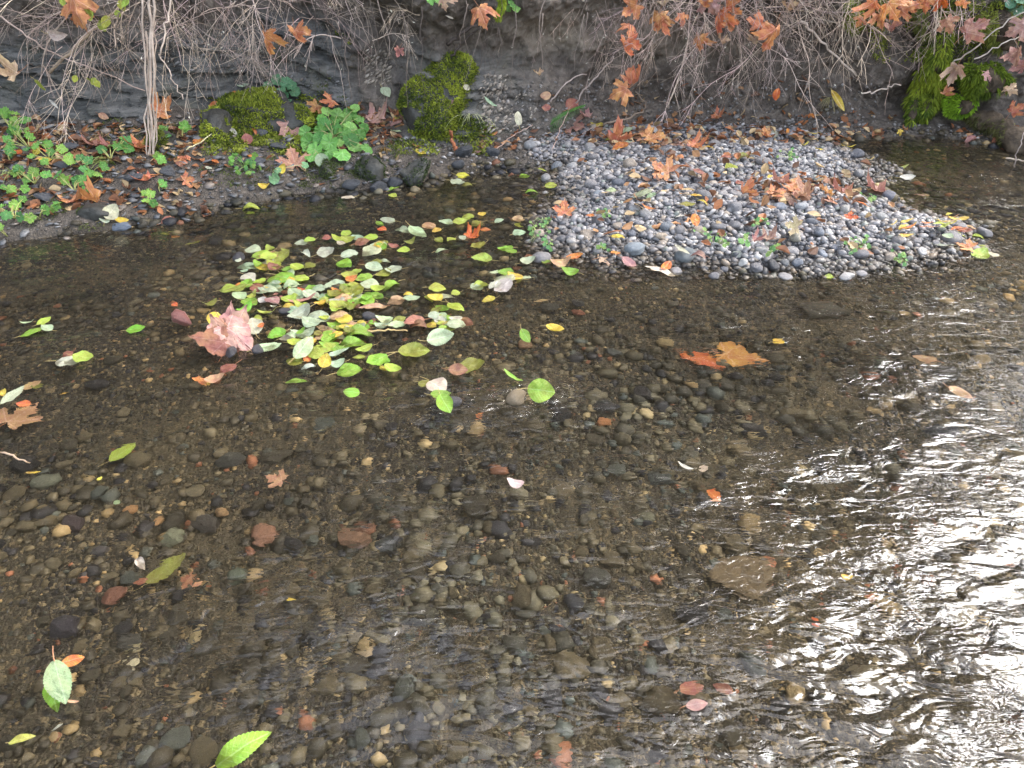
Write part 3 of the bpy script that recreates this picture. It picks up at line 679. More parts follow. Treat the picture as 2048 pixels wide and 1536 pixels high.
# ------------------------------------------------------------------ leaves
def oval_mesh(name, wid, seed, curl=0.15, fold=0.1, serr=0.05, nu=30, nv=9):
    u = np.linspace(0, 1, nu); v = np.linspace(-1, 1, nv)
    hw = wid * np.sin(np.pi * np.clip(u, 0.004, 0.996) ** 0.85) ** 0.72
    e = 1 + serr * np.where(np.arange(nu) % 2 == 0, 1, -0.6)
    rr = np.random.RandomState(seed)
    Uu, Vv = np.meshgrid(u, v, indexing='ij')
    yy = Vv * hw[:, None] * (1 + (e[:, None] - 1) * (np.abs(Vv) ** 4))
    xx = Uu - 0.03 * np.abs(Vv) * serr * 10 * (np.arange(nu) % 2)[:, None] * (np.abs(Vv) > .9)
    bend = rr.uniform(-1, 1)
    zz = curl * (Uu - 0.45) ** 2 * bend * 1.6 + fold * np.abs(yy) * 1.2 + 0.05 * fbm(Uu * 3 + seed, yy * 5, 0, seed, 3) + curl * (np.abs(yy) ** 2) * rr.uniform(-2.2, 2.2)
    yy = yy + 0.06 * rr.uniform(-1, 1) * np.sin(Uu * 3)
    mb = MB(); mb.add(np.stack([xx, yy, zz], -1).reshape(-1, 3), grid_faces(nu, nv), None, np.stack([Uu, yy], -1).reshape(-1, 2)); return mb.mesh(name)
MAPLE = [(1, 0), (.86, .08), (.80, .18), (.66, .20), (.62, .33), (.49, .23), (.36, .20), (.34, .27), (.43, .46), (.52, .60), (.40, .64), (.32, .82), (.19, .62), (.08, .50), (.03, .36), (-.05, .42), (-.22, .44), (-.17, .26), (-.12, .12), (0, .015)]
def maple_mesh(name, seed, curl, crumple, fold=0.0, rings=9, outline=None):
    rr = np.random.RandomState(seed); half = np.array(outline or MAPLE); full = np.concatenate([half, (half * [1, -1])[::-1]])
    full = full + rr.normal(size=full.shape) * 0.018; c = np.array([0.14, 0])
    out = []
    for i in range(len(full)):
        a, b_ = full[i], full[(i + 1) % len(full)]
        for tt in (0, .34, .67):
            out.append(a + (b_ - a) * tt + (rr.normal(size=2) * 0.012 if tt else 0))
    out = np.array(out); n = len(out)
    V = [c[None]]
    for k in range(1, rings + 1): V.append(c + (out - c) * (k / rings))
    V2 = np.concatenate(V); F = []
    for i in range(n): F.append([0, 1 + i, 1 + (i + 1) % n])
    for k in range(1, rings):
        o0, o1 = 1 + (k - 1) * n, 1 + k * n
        for i in range(n):
            j = (i + 1) % n; F += [[o0 + i, o1 + i, o1 + j], [o0 + i, o1 + j, o0 + j]]
    x, y = V2[:, 0], V2[:, 1]; rad = np.hypot(x - .1, y)
    z = curl * rad ** 2 * (1 + 0.7 * np.sin(np.arctan2(y, x) * 2 + seed)) + crumple * fbm(x * 3.2 + seed, y * 3.2, 0, seed, 3) + fold * np.abs(y)
    # lobes curl at the rim
    z += curl * 0.5 * np.clip(rad - .45, 0, 1) * np.sin(np.arctan2(y, x) * 5 + seed * 2)
    sx = 1 - 0.25 * abs(curl) * rad
    mb = MB(); mb.add(np.stack([x * sx, y * sx * (1 - 0.35 * min(1, abs(fold))), z], -1), F, None, V2); return mb.mesh(name)
def round_mesh(name, seed, lobes=7, depth_=0.07, cup=0.12, notch=0.5, three=False):
    rr = np.random.RandomState(seed); n = 84; th = np.linspace(-np.pi, np.pi, n, endpoint=False)
    if three:
        rad = 0.30 + 0.26 * np.maximum.reduce([np.clip(np.cos((th - a) * 1.45), 0, 1) ** 1.3 * s for a, s in ((0, 1.0), (1.45, .9), (-1.45, .9))]) * 1.0
        rad *= 1 + 0.09 * np.cos(th * 17)
    else:
        rad = 0.5 * (1 + depth_ * np.abs(np.cos(th * lobes / 2)) - depth_ + 0.02 * np.cos(th * lobes * 3))
    rad *= 1 - notch * np.exp(-((np.abs(th) - np.pi) / 0.22) ** 2)
    out = np.stack([rad * np.cos(th) + 0.0, rad * np.sin(th)], 1); V = [np.zeros((1, 2))]; rings = 7
    for k in range(1, rings + 1): V.append(out * (k / rings))
    V2 = np.concatenate(V); F = [[0, 1 + i, 1 + (i + 1) % n] for i in range(n)]
    for k in range(1, rings):
        o0, o1 = 1 + (k - 1) * n, 1 + k * n
        for i in range(n):
            j = (i + 1) % n; F += [[o0 + i, o1 + i, o1 + j], [o0 + i, o1 + j, o0 + j]]
    x, y = V2[:, 0], V2[:, 1]; rd = np.hypot(x, y)
    z = cup * rd ** 2 * 2 + 0.05 * np.sin(np.arctan2(y, x) * lobes) * rd * 1.2 + 0.04 * fbm(x * 5 + seed, y * 5, 0, seed, 2)
    mb = MB(); mb.add(np.stack([x, y, z], -1), F, None, V2); return mb.mesh(name)
KITE = [(1, 0), (.80, .10), (.66, .24), (.58, .22), (.46, .40), (.30, .47), (.22, .42), (.08, .50), (-.08, .40), (-.20, .30), (-.18, .14), (0, .015)]
LEAF_ME = {
 'o': [oval_mesh('oval_leaf', w_, 3 + k, cu, fo) for k, (w_, cu, fo) in enumerate([(.30, .25, .05), (.33, .5, .12), (.27, .35, -.10), (.31, .2, .06), (.30, .7, .2), (.32, .4, -.15), (.24, .5, .1), (.32, .9, .25)])],
 'r': [oval_mesh('rounded_leaf', w_, 90 + k, cu, fo, .035) for k, (w_, cu, fo) in enumerate([(.40, .25, .06), (.44, .4, .12), (.42, .5, -.12), (.38, .3, .2)])],
 'n': [oval_mesh('narrow_leaf', w_, 30 + k, .5, .15, 0.02) for k, w_ in enumerate((.13, .16, .11))],
 'm': [maple_mesh('maple_leaf', 50 + k, cu, cr, fo) for k, (cu, cr, fo) in enumerate([(.25, .05, 0), (.55, .08, .15), (-.5, .09, -.1), (.8, .10, .5), (.3, .12, .9), (-.8, .10, .3)])]}
for k_, M_ in (('o', M_oval), ('r', M_oval), ('n', M_oval), ('m', M_maple)):
    for me in LEAF_ME[k_]: me.materials.append(M_)
def stalk_mesh(L, bend, rad, seed):
    tt = np.linspace(0, 1, 7); rr = np.random.RandomState(seed)
    P = np.stack([-tt * L + 0.03, bend * tt ** 2, 0.10 * tt ** 2 * rr.uniform(-1, 1.5) * L], 1)
    v, f = tube(P, np.linspace(rad, rad * .7, 7), 5); mb = MB(); mb.add(v, f); me = mb.mesh('stalk'); me.materials.append(M_stalk); return me
PILE = [maple_mesh('maple_leaf', 70 + k, .12, .07, fo, 9, KITE) for k, fo in enumerate((.12, -.2, .25))]
for me in PILE: me.materials.append(M_maple)
STALK = {'o': [stalk_mesh(.34, b_, .014, k) for k, b_ in enumerate((.05, -.1, .12))], 'r': [stalk_mesh(.40, b_, .014, 24 + k) for k, b_ in enumerate((.08, -.12))], 'n': [stalk_mesh(.12, .02, .012, 4)], 'm': [stalk_mesh(.55, b_, .011, 7 + k) for k, b_ in enumerate((.1, -.15))]}
LC = {'G': (.20, .36, .03), 'Y': (.62, .46, .05), 'YG': (.34, .40, .05), 'PS': (.27, .33, .19), 'P': (.38, .44, .26), 'O': (.58, .20, .035), 'B': (.26, .11, .055), 'R': (.36, .15, .09), 'T': (.50, .30, .15), 'OL': (.22, .23, .03), 'K': (.37, .205, .155), 'W': (.50, .47, .34), 'OR': (.56, .14, .02), 'AM': (.46, .20, .035)}
DRY = {'O': (.62, .27, .10), 'R': (.42, .22, .15), 'K': (.46, .27, .20), 'T': (.56, .40, .24)}           # dry maple leaves are paler
CW = {'PS': 'silvery green', 'G': 'bright green', 'Y': 'yellow', 'YG': 'yellow-green', 'P': 'pale silvery', 'O': 'orange', 'B': 'dark brown', 'R': 'rusty red', 'T': 'tan', 'OL': 'olive green', 'K': 'pinkish brown', 'W': 'cream', 'OR': 'vivid orange', 'AM': 'amber'}
VIEWS = {'R': (350, 400, 2.56), 'L': (0, 600, 2.926), 'F': (0, 1000, 2.866), 'S': (1348, 1000, 2.866), 'W': (1000, 400, 1.954), 'M': (674, 0, 2.926), 'N': (1348, 0, 2.926), 'A': (0, 0, 2.926), 'Q': (400, 120, 5.12), 'B': (0, 220, 5.12), 'E': (1050, 260, 5.12), 'T': (440, 460, 6.827), 'U': (1250, 0, 5.12), 'V': (1648, 0, 5.12), 'P': (0, 0, 1.0)}
# view, default place: "x y length colour [kind] [place] [heading deg, 0 = to the right, 90 = away]"   places: f afloat, s sunken, g on the ground, h hanging, u propped up facing the viewer
TAB = [('R', 'f', '''
390 48 90 YG o f 10; 385 78 60 YG o s; 100 245 80 OL n s; 1050 120 55 G; 1090 105 75 P; 1060 160 50 OR; 1000 200 75 O; 880 180 60 O; 835 203 75 YG; 775 205 45 R; 895 215 80 YG; 935 198 75 P; 1060 215 70 OL; 690 215 60 YG; 645 225 60 P
1120 245 55 R; 1060 250 70 G; 1005 265 105 P; 1170 268 62 YG; 1205 220 62 OL; 1160 155 80 T; 1245 165 120 P; 1300 130 80 T; 1340 165 50 Y; 1385 115 75 P; 1460 122 72 YG; 1500 90 62 YG; 1570 78 45 Y; 1545 124 64 OL; 1660 112 50 P; 1760 98 62 T; 1590 152 52 O; 1532 187 95 OR m; 1470 197 45 P; 1415 208 50 YG; 1350 206 50 OL; 1765 170 72 P; 1770 140 72 YG s
1365 255 66 P; 1550 250 80 OL; 1720 268 62 G; 1570 310 100 YG; 1805 330 80 P; 1898 325 58 G; 1975 330 105 T; 2020 376 85 G; 670 280 62 P; 775 282 85 P; 893 282 85 P; 865 327 88 G; 690 340 60 OL
400 260 85 P; 440 285 90 O; 540 295 105 OL; 490 252 64 YG; 565 265 42 R; 370 340 115 P; 440 345 90 Y; 510 340 90 O; 590 352 80 G; 630 362 90 YG; 570 412 110 G; 640 405 90 YG; 380 405 85 W; 330 437 52 O; 372 437 80 G; 275 458 85 YG; 320 468 95 OL; 395 487 58 YG; 425 420 80 YG; 500 447 115 P; 440 472 80 P; 455 520 55 R; 500 525 85 K; 600 442 85 P; 700 460 64 G; 655 466 58 OR; 620 490 110 P; 330 507 85 P
1035 320 62 OL; 1075 310 62 P; 1020 347 90 P; 1065 382 90 OL; 1120 368 82 P; 930 375 60 K; 905 412 62 O; 965 402 92 G; 1000 442 100 P; 1105 442 95 G; 895 392 80 T; 810 442 115 R; 860 442 60 Y; 920 442 82 YG; 1040 462 72 YG; 970 502 110 G; 985 522 85 G; 830 477 52 O; 745 537 62 Y; 850 557 120 O; 905 557 85 OL; 1015 552 135 T n; 830 522 82 O; 900 502 75 YG; 655 517 140 K n; 700 495 100 P; 590 550 84 Y; 645 542 74 YG; 745 507 85 T
388 542 95 G; 360 567 85 G; 480 582 120 T n; 415 612 64 YG; 404 650 105 W o u 110; 205 612 85 Y o u 80; 417 686 42 O
640 592 120 P; 600 577 64 P; 735 607 115 P; 862 622 92 Y; 900 642 64 R; 700 642 115 P; 780 667 140 T n; 922 662 100 P; 660 682 115 P; 522 692 92 G; 580 702 85 R; 945 690 135 G o f 5; 905 735 130 G o f 12; 845 702 64 P; 660 760 150 P o u 60; 475 755 120 P o f 20; 615 737 72 YG; 730 762 85 YG; 790 752 95 G; 840 777 62 G; 770 835 80 Y o u 75; 720 802 85 YG; 675 817 44 O; 610 822 84 YG; 825 842 85 P; 680 852 72 W; 840 797 110 P n; 940 802 62 YG; 970 777 85 YG; 892 877 120 G o f 15; 620 928 112 G n f 5; 905 994 84 G
1345 462 84 T; 1570 434 95 YG; 1545 442 74 K; 1640 442 84 O; 1685 410 110 P; 1692 387 84 G; 1680 452 105 W; 1742 405 84 Y; 1768 412 54 OL; 1795 402 54 P; 1640 384 60 O; 1605 514 68 Y
1130 518 84 T; 1212 518 84 P; 1195 487 48 Y; 1330 516 92 Y; 1300 502 62 T; 1380 496 100 P; 1430 552 100 T o f -50; 1370 556 84 G; 1436 482 48 YG; 1340 580 64 OL
1070 612 84 P; 1062 642 74 P; 1140 642 92 P; 1150 617 64 YG; 1225 635 105 R; 1240 652 90 B; 1330 602 64 P; 1375 627 84 P; 1422 622 74 G; 1442 642 92 P; 1390 667 112 G; 1310 642 62 Y; 1360 715 140 P o u 15; 1225 785 150 OL o f 3
1035 837 112 G; 1075 827 64 G; 1067 862 48 Y; 1115 872 85 YG o f -20; 1522 852 132 OL o f -8; 1450 872 92 B; 1725 920 100 G n f -40; 1875 985 140 G o u -8; 1945 656 88 Y o f -25; 1795 707 84 G o u -60; 1280 945 72 OL; 1340 965 132 W; 1362 1010 105 G; 1385 1055 110 G o u -60; 1880 545 84 T n s
270 872 92 B; 145 935 74 O; 210 930 105 T; 165 962 80 Y s; 180 540 74 OL; 0 548 36 OR'''),
 ('T', 'f', '''
1165 1050 110 YG; 1390 1015 120 Y; 1240 1215 150 P; 1420 1210 130 YG; 1500 1330 110 P; 560 1330 100 O u; 1120 1430 140 G; 960 1460 160 P; 1350 1450 150 OL; 250 440 90 O; 330 560 100 K; 930 690 100 YG; 1800 780 120 YG; 1950 700 110 G; 1900 960 150 G; 1700 860 100 T; 1560 1130 120 YG; 780 760 110 P; 1000 790 130 P; 760 890 70 R; 840 920 60 R; 1020 900 90 YG; 740 1040 90 K'''),
 ('L', 'f', '''
180 195 110 G o f 40; 280 178 92 P; 265 140 80 YG; 170 145 80 P n; 800 180 108 G o f 5; 395 362 120 W; 395 325 64 B; 497 355 112 YG o f -5; 60 580 115 P o f 60; 10 540 80 Y; 140 615 90 O; 200 530 110 T o s; 235 533 70 OL o s; 710 940 130 YG o s 60; 210 1040 80 Y n s; 1620 1080 135 T m s; 105 730 170 T m s 75; 390 580 56 Y n s; 585 1055 36 Y o f; 700 1220 44 P o s; 1150 470 50 O'''),
 ('F', 'f', '''
940 455 190 OL o s 60; 800 352 82 W o f -50; 310 1105 150 G o f -60; 352 1055 250 PS o u -62; 425 930 115 O o u 20; 425 1165 80 T n; 130 1385 145 YG n f 15; 1370 1445 300 G o f 35; 1685 602 64 Y o s; 1085 485 90 B m s; 1140 512 64 T o s; 325 1300 64 W n; 820 500 80 B o s'''),
 ('S', 'f', '''
95 1115 140 R o s 10; 128 1180 125 K o f 5; 270 1112 110 B o s; 990 440 66 Y o f -10; 800 735 44 O o s; 210 15 70 O o s -50'''),
 ('W', 's', '''
782 630 165 OR o s -38; 935 622 185 AM m s -20; 1080 580 54 Y; 1790 750 74 T o f -50; 1645 660 84 T; 720 1050 64 W n f; 60 1108 70 W o f; 790 1080 40 W o s'''),
 ('M', 'g', '''
1510 735 92 Y; 1390 755 140 R m; 1440 690 100 R m; 1810 740 112 R m; 1670 842 150 O m; 1850 822 150 O m; 1960 852 150 R m; 1900 1000 150 O m u; 1330 1230 105 O m u 90; 1480 1285 52 O; 1640 1400 80 Y o g 10; 1820 1235 90 O n; 1250 1095 74 YG o g 40; 1600 1130 74 P; 1140 1130 74 G o f 0; 740 1030 78 Y o f 5; 705 1080 82 P o f -30; 760 1085 64 OL o f; 680 985 92 O o f; 480 905 78 Y o g -60; 1100 1030 64 G o f; 330 1107 84 G n f; 325 1150 52 YG o f; 65 1165 74 W o f
580 660 180 K m u -80; 465 582 90 K m u; 675 592 64 O m u; 760 522 44 W o u -50; 285 545 74 P o u -50; 1065 690 76 W o h 90; 1380 620 92 R o u; 1225 640 52 R o u; 1220 565 64 T o u; 275 652 90 P; 900 612 95 P n u -40; 100 640 100 O m; 250 702 150 K m; 350 722 82 K; 340 782 82 P o g -50; 120 690 105 T; 85 842 74 T o u 60; 145 825 62 Y; 500 770 62 R m u; 825 905 84 K; 1185 440 52 T m h
850 95 140 O m h -70; 1690 290 130 O m h -90; 1725 175 120 O m h -80; 1715 60 120 O m h; 1880 130 115 O m h; 1655 535 120 O m h -160; 1760 465 125 O m h 20; 660 100 46 W n h; 625 20 92 T m h; 355 310 62 R m h; 1840 1170 70 P; 1700 850 60 P; 1590 830 70 OL; 1700 770 80 P'''),
 ('A', 'g', '''
440 50 160 O m h -80; 450 90 130 O m h -100; 515 80 80 YG o h; 330 205 92 W o h -10; 620 130 80 YG o h -110; 1745 225 130 O m h -70; 1560 245 130 O m h -90; 50 440 130 T m h; 1420 510 80 W o g -20; 1370 562 62 O; 1265 635 90 O o u 40; 960 645 150 O m u; 1490 768 92 O n u -70; 1450 827 74 R o u -70; 1365 778 80 W n u -40; 1165 850 82 O; 1258 962 58 O; 1488 935 105 O n g -20; 1085 922 120 O m; 1045 972 64 R; 1105 1062 74 O m u; 860 1075 120 O m g; 1550 1097 68 Y o g 0; 1715 765 150 R m u; 1720 940 150 R m u 110; 1655 1000 64 Y o u 70; 1890 955 104 P o u -60; 800 882 150 O m; 320 915 140 O n; 220 895 62 Y o u 80; 265 955 74 Y; 450 1195 170 O m g; 530 1190 140 O m g; 655 1250 104 W o u 60; 715 1300 74 Y o g 10; 990 1285 92 R o g; 630 1302 74 P; 210 690 62 T; 610 690 64 T o u; 315 610 60 W n h; 1840 645 92 O m u; 1920 605 105 O m u; 985 1378 84 OL o s; 1035 1405 54 O o s; 400 930 90 R m; 90 910 90 O o; 560 850 90 B; 640 880 110 R m; 1180 880 40 R; 700 870 60 T; 530 870 100 R m; 110 700 60 T; 30 720 60 W; 1220 1000 40 W'''),
 ('N', 'g', '''
130 1160 82 Y; 168 1195 62 Y o g -40; 125 1300 92 O o u -90; 78 1215 90 OL; 262 702 92 O m; 145 1022 115 R; 430 1152 105 O m; 300 935 74 R; 400 930 84 OL; 690 1332 95 T m u; 560 1050 74 Y n; 610 1090 130 R m; 700 1120 140 O m; 660 1160 150 R m; 740 1170 130 R m; 790 1120 110 B m; 600 1150 110 O m; 880 1150 90 O m; 960 1150 150 R m; 1160 1135 160 R m; 900 1195 64 R n; 1085 1205 90 O n; 1030 1292 84 OR m; 560 1412 105 R m; 480 1432 84 R m; 1640 1302 112 Y n; 1690 1295 92 Y; 1680 1365 105 B o; 1590 1400 64 P; 1560 1455 125 W n; 1695 1462 110 O m; 1790 1490 112 YG o f; 1812 1455 84 YG o f; 1775 1390 74 YG o f; 1855 1512 64 W; 330 990 84 YG; 1365 1045 84 W o f 0; 1340 992 84 OL n f; 1140 950 64 Y n; 842 890 54 Y; 760 865 84 Y n; 1015 858 88 Y n f 0; 970 885 74 O o f; 820 797 82 Y n g 20; 750 780 84 O; 680 780 64 O; 520 805 95 O m; 582 790 54 W o u 80; 960 590 135 Y n h -55; 810 672 40 O; 600 555 64 O o h; 1335 772 44 O m; 1890 822 90 R; 1740 822 82 K; 380 1092 64 B; 1440 1160 60 K; 1600 1270 60 Y n'''),
 ('V', 'h', '''
520 90 200 O m h; 700 110 230 O m h -60; 860 70 190 O m h; 900 130 160 O m h -90; 690 320 180 R m h; 580 210 170 O m h; 1280 250 160 R m h -60; 1560 270 250 R m h 30; 1980 300 200 K m h; 1340 740 190 R m h -90; 1260 980 130 O m h; 1690 760 110 K m h; 1920 890 130 T m h; 1985 580 180 R m h; 2020 700 150 R m h; 1980 1110 150 O m h 50; 1240 20 150 OR m h; 380 210 110 O m h; 1400 40 120 O m h; 1040 40 150 O m h; 790 1350 60 Y m'''),
 ('U', 'h', '''
900 60 220 K m h -60; 960 200 230 O m h -90; 1100 110 190 O m h -30; 1080 270 150 O m h -80; 1390 210 190 O m h 80; 1500 400 260 O m h -100; 1330 430 150 T m h; 760 450 190 O m h -90; 600 180 120 O m h -70; 1690 110 150 T m h; 340 250 170 O m h; 820 60 150 O m h; 1000 450 120 T m h -90; 400 60 100 T m h'''),
 ('P', 'g', '''
1395 300 46 O m; 1350 296 44 R m; 1240 300 36 O; 1085 345 20 YG; 1320 545 60 W n f; 1330 535 30 O o; 1230 512 24 O; 1210 520 40 T m; 1365 507 36 W n; 1395 515 32 K; 1010 497 30 G o f; 1285 392 40 P; 1415 300 30 Y; 1660 555 22 YG o f; 1150 520 34 O; 1255 530 36 K o'''),
 ('R', 'f', '''1560 1130 40 O o s''')]
LM = [('the red rock', 366, 655), ('the maple leaf pile', 460, 655), ('the tall silvery leaf', 608, 697), ('the twin green raft leaves', 712, 680), ('the raft head', 530, 520), ('the round-leaved plant', 668, 265), ('the mossy boulder', 875, 215),
      ('the mossy ledge', 510, 240), ('the dry stalks', 302, 180), ('the buff bar pebble', 1590, 481), ('the egg-shaped pebble', 1543, 538), ('the red leaf heap', 1580, 392), ('the bar tip', 1940, 455), ('the orange bar stick', 1345, 452),
      ('the hanging moss', 1870, 160), ('the sunken orange leaf', 1405, 722), ('the riffle', 1010, 800), ('the far bank waterline', 850, 375), ('the bare clay patch', 1100, 110), ('the bramble tangle', 1440, 110), ('the left shelf plants', 90, 340), ('the bar back edge', 1400, 285),
      ('the round slate cobble', 1114, 340), ('the bar weeds', 1085, 470), ('the small leaf raft', 1010, 570), ('the lower left leaf cluster', 130, 1370), ('the red-brown stone', 537, 1103), ('the left riffle', 50, 690), ('the far right pool', 1900, 360), ('the purple slab', 143, 1278), ('the largest brown slab', 1478, 1196), ('the blue slate', 296, 452), ('the fallen log', 1990, 270)]
leaf_recs = []
rl = np.random.RandomState(23)
def leaf(px, py, ln, col, kind, place, head):
    if kind == 'o' and ln < 70 and rl.rand() < .45: kind = 'r'
    if place == 'f' and col in ('R', 'K', 'O', 'T') and 440 < py < 720 and px < 1000 and rl.rand() < .4: col = ('P', 'YG', 'W', 'YG')[rl.randint(4)]
    if place == 'f': p, n = at(px, py, 0), Vector((0, 0, 1)); p.z = 0.002 + rl.uniform(-.004, 0.014)
    elif place == 'u' and poly_sd(*at(px, py, 0)[:2], BARp) < 0 and at(px, py, 0).y < y_water(at(px, py, 0).x) - .02:
        p, n = at(px, py, 0.012), Vector((0, 0, 1))
    elif place == 's':
        p0 = at(px, py, 0); g = float(ground(p0.x, p0.y)); p, n = at(px, py, g * 0.5), Vector((0, 0, 1)); p.z = min(max(g * (.8 if ln > 80 else .5), g + 0.02), -0.008)
    else:
        p, n = hit(px, py)
        if p.z < 0.006 and place == 'g': p = at(px, py, 0.006)
        elif place in 'gu' and poly_sd(p.x, p.y, BARp) > 0: p = at(px, py, p.z + 0.035)
    d = depth(p); L = ln * d / FPX * ((1.08 if place == 'f' and py < 760 else 1.0) if kind != 'm' else 1.0 if place == 'h' else 0.9)
    a = math.radians(head) if head is not None else (rl.uniform(-0.9, 0.9) + (math.pi if rl.rand() < .5 else 0))
    view = (O - p).normalized()
    if place in 'fs': nn = Vector((rl.normal() * .10, rl.normal() * .10 - (.13 if place == 'f' else 0), 1))
    elif place == 'g': nn = (n * .5 + Vector((0, 0, .8)) + Vector((rl.normal(), rl.normal(), rl.normal())) * .16); p = p + n * 0.02
    elif place == 'u': nn = view * .9 + Vector((0, 0, .55)) + Vector((rl.normal(), rl.normal(), rl.normal())) * .15; p = p + view * 0.045 + Vector((0, 0, .01))
    else:
        nn = view + Vector((0, 0, .25)) + Vector((rl.normal(), rl.normal(), rl.normal())) * .40; p = p + view * rl.uniform(.34, .58)
        if head is None: a = math.radians(-90 + rl.normal() * 45)
    nn.normalize()
    e1 = Vector((1, 0, 0)) - nn * nn.x; e1.normalize(); e2 = nn.cross(e1)
    xa = e1 * math.cos(a) + e2 * math.sin(a); ya = nn.cross(xa)
    if kind == 'm': p = p - xa * L * 0.35
    else: p = p - xa * L * 0.5
    Lx = L
    if place in 'fsg' and head is not None: Lx = L / max(0.55, math.sqrt(math.cos(a) ** 2 + (0.6 * math.sin(a)) ** 2))
    M = Matrix(((xa.x, ya.x, nn.x, p.x), (xa.y, ya.y, nn.y, p.y), (xa.z, ya.z, nn.z, p.z), (0, 0, 0, 1)))
    ms = LEAF_ME[kind]; 
    if kind == 'o': me = ms[rl.randint(8) if place not in 'u' else rl.randint(4)]
    elif kind == 'm': me = ms[rl.choice([2, 3, 3, 4, 5, 5] if place == 'h' else [0, 1, 2, 4] if place == 'g' else [0, 0, 1])]
    else: me = ms[rl.randint(len(ms))]
    if col == 'AM': me = PILE[0]
    nm = {'o': 'oval_leaf', 'r': 'rounded_leaf', 'n': 'narrow_leaf', 'm': 'maple_leaf'}[kind]
    o = link(nm, me); o.matrix_world = M @ Matrix.Diagonal((Lx, L if kind != 'm' else Lx, L * (.3 if place == 's' else 1), 1)); c = np.array(DRY[col] if kind == 'm' and col in DRY and place in 'ghu' else LC[col]) * rl.uniform(.85, 1.12); c = c * (1 + rl.normal(size=3) * .06)
    o.color = tuple(np.clip(c, .005, .9)) + (1,)
    st = STALK[kind]; s = link('stalk', st[rl.randint(len(st))], None, o); s.color = tuple(np.clip(np.array([.40, .30, .12]) if col in ('G', 'YG', 'P', 'Y', 'OL', 'W') else np.array([.35, .16, .08]), 0, 1)) + (1,)
    leaf_recs.append((o, px, py, ln, col, kind, place)); return o
KS, PS = ('o', 'm', 'n', 'r'), ('f', 's', 'g', 'h', 'u')
for view, dplace, txt in TAB:
    ox, oy, sc = VIEWS[view]
    for rec in txt.replace('\n', ';').split(';'):
        tk = rec.split()
        if len(tk) < 4: continue
        x, y, ln, col = float(tk[0]), float(tk[1]), float(tk[2]), tk[3]; kind, place, head = 'o', dplace, None
        for q_ in tk[4:]:
            if q_ in KS: kind = q_
            elif q_ in PS: place = q_
            else: head = float(q_)
        leaf(ox + x / sc, oy + y / sc, ln / sc, col, kind, place, head)
# the brown maple leaf pile: four folded leaves stacked on the stones
for dx, dy, ln, a, c, tl in [(-34, 32, 78, 184, 'B', 0), (18, 22, 86, -40, 'K', 1), (0, 10, 104, 92, 'K', 2), (14, 4, 84, 70, 'K', 0), (-10, 16, 84, 128, 'K', 1)]:
    o = leaf(458 + dx, 655 + dy, ln, c, 'm', 'u', a); o.data = PILE[int(tl)]
# extra small leaves packed into the raft
pal = ['P', 'T', 'YG', 'G', 'T', 'Y', 'W', 'OL', 'Y', 'B']
for cx, cy, sx, sy, n_ in [(560, 575, 45, 22, 10), (690, 590, 60, 22, 14), (700, 650, 45, 18, 12), (650, 690, 45, 18, 8), (540, 525, 30, 12, 6), (890, 640, 30, 12, 6), (740, 490, 60, 10, 5)]:
    for _ in range(n_):
        leaf(cx + rl.normal() * sx * .6, cy + rl.normal() * sy * .6, rl.uniform(22, 40), pal[rl.randint(10)], 'o', 'f', None)
# yellow leaflets heaped at the tip of the bar
for _ in range(22):
    leaf(1862 + rl.normal() * 42, 455 + rl.normal() * 13, rl.uniform(22, 40), ['Y', 'Y', 'T', 'O', 'W', 'YG'][rl.randint(6)], 'n', 'g', rl.uniform(-40, 40))
# --- a label of its own for each leaf
KW = {'o': 'oval leaf', 'r': 'rounded leaf', 'n': 'narrow leaf', 'm': 'maple leaf'}; PW = {'f': 'floating', 's': 'sunken', 'g': 'lying', 'h': 'hanging', 'u': 'propped'}
def size_word(ln, kind): return 'large ' if ln > (56 if kind == 'm' else 42) else 'small ' if ln < (30 if kind == 'm' else 23) else ''
groups = {}
for rec in leaf_recs:
    o, px, py, ln, col, kind, place = rec
    nm, lx, ly = min(LM, key=lambda m: (m[1] - px) ** 2 + (1.6 * (m[2] - py)) ** 2)
    dx, dy = px - lx, py - ly
    rel = 'right beside' if abs(dx) < 24 and abs(dy) < 16 else ('right of' if dx > 0 else 'left of') if abs(dx) > 1.3 * abs(dy) else ('in front of' if dy > 0 else 'behind') if place != 'h' else ('below' if dy > 0 else 'above')
    groups.setdefault(f'{size_word(ln, kind)}{CW[col]} {KW[kind]} {PW[place]} {rel} {nm}', []).append(rec)
ORD = ['', 'second', 'third', 'fourth', 'fifth', 'sixth', 'seventh', 'eighth', 'ninth', 'tenth', 'eleventh', 'twelfth', 'thirteenth', 'fourteenth', 'fifteenth', 'sixteenth', 'seventeenth', 'eighteenth', 'nineteenth', 'twentieth']
for base, rs in groups.items():
    rs.sort(key=lambda q_: q_[1])
    for i, q_ in enumerate(rs):
        lab = base if len(rs) == 1 else base + (', leftmost' if i == 0 else ', rightmost' if i == len(rs) - 1 else f', {ORD[i]} from left')
        q_[0]['label'] = lab; q_[0]['category'] = 'leaf'
        q_[0]['group'] = {'f': 'leaves floating on the stream', 's': 'leaves sunk in the stream', 'g': 'fallen leaves on the ground', 'h': 'dead leaves caught in the twigs', 'u': 'leaves propped on stones and moss'}[q_[6]]
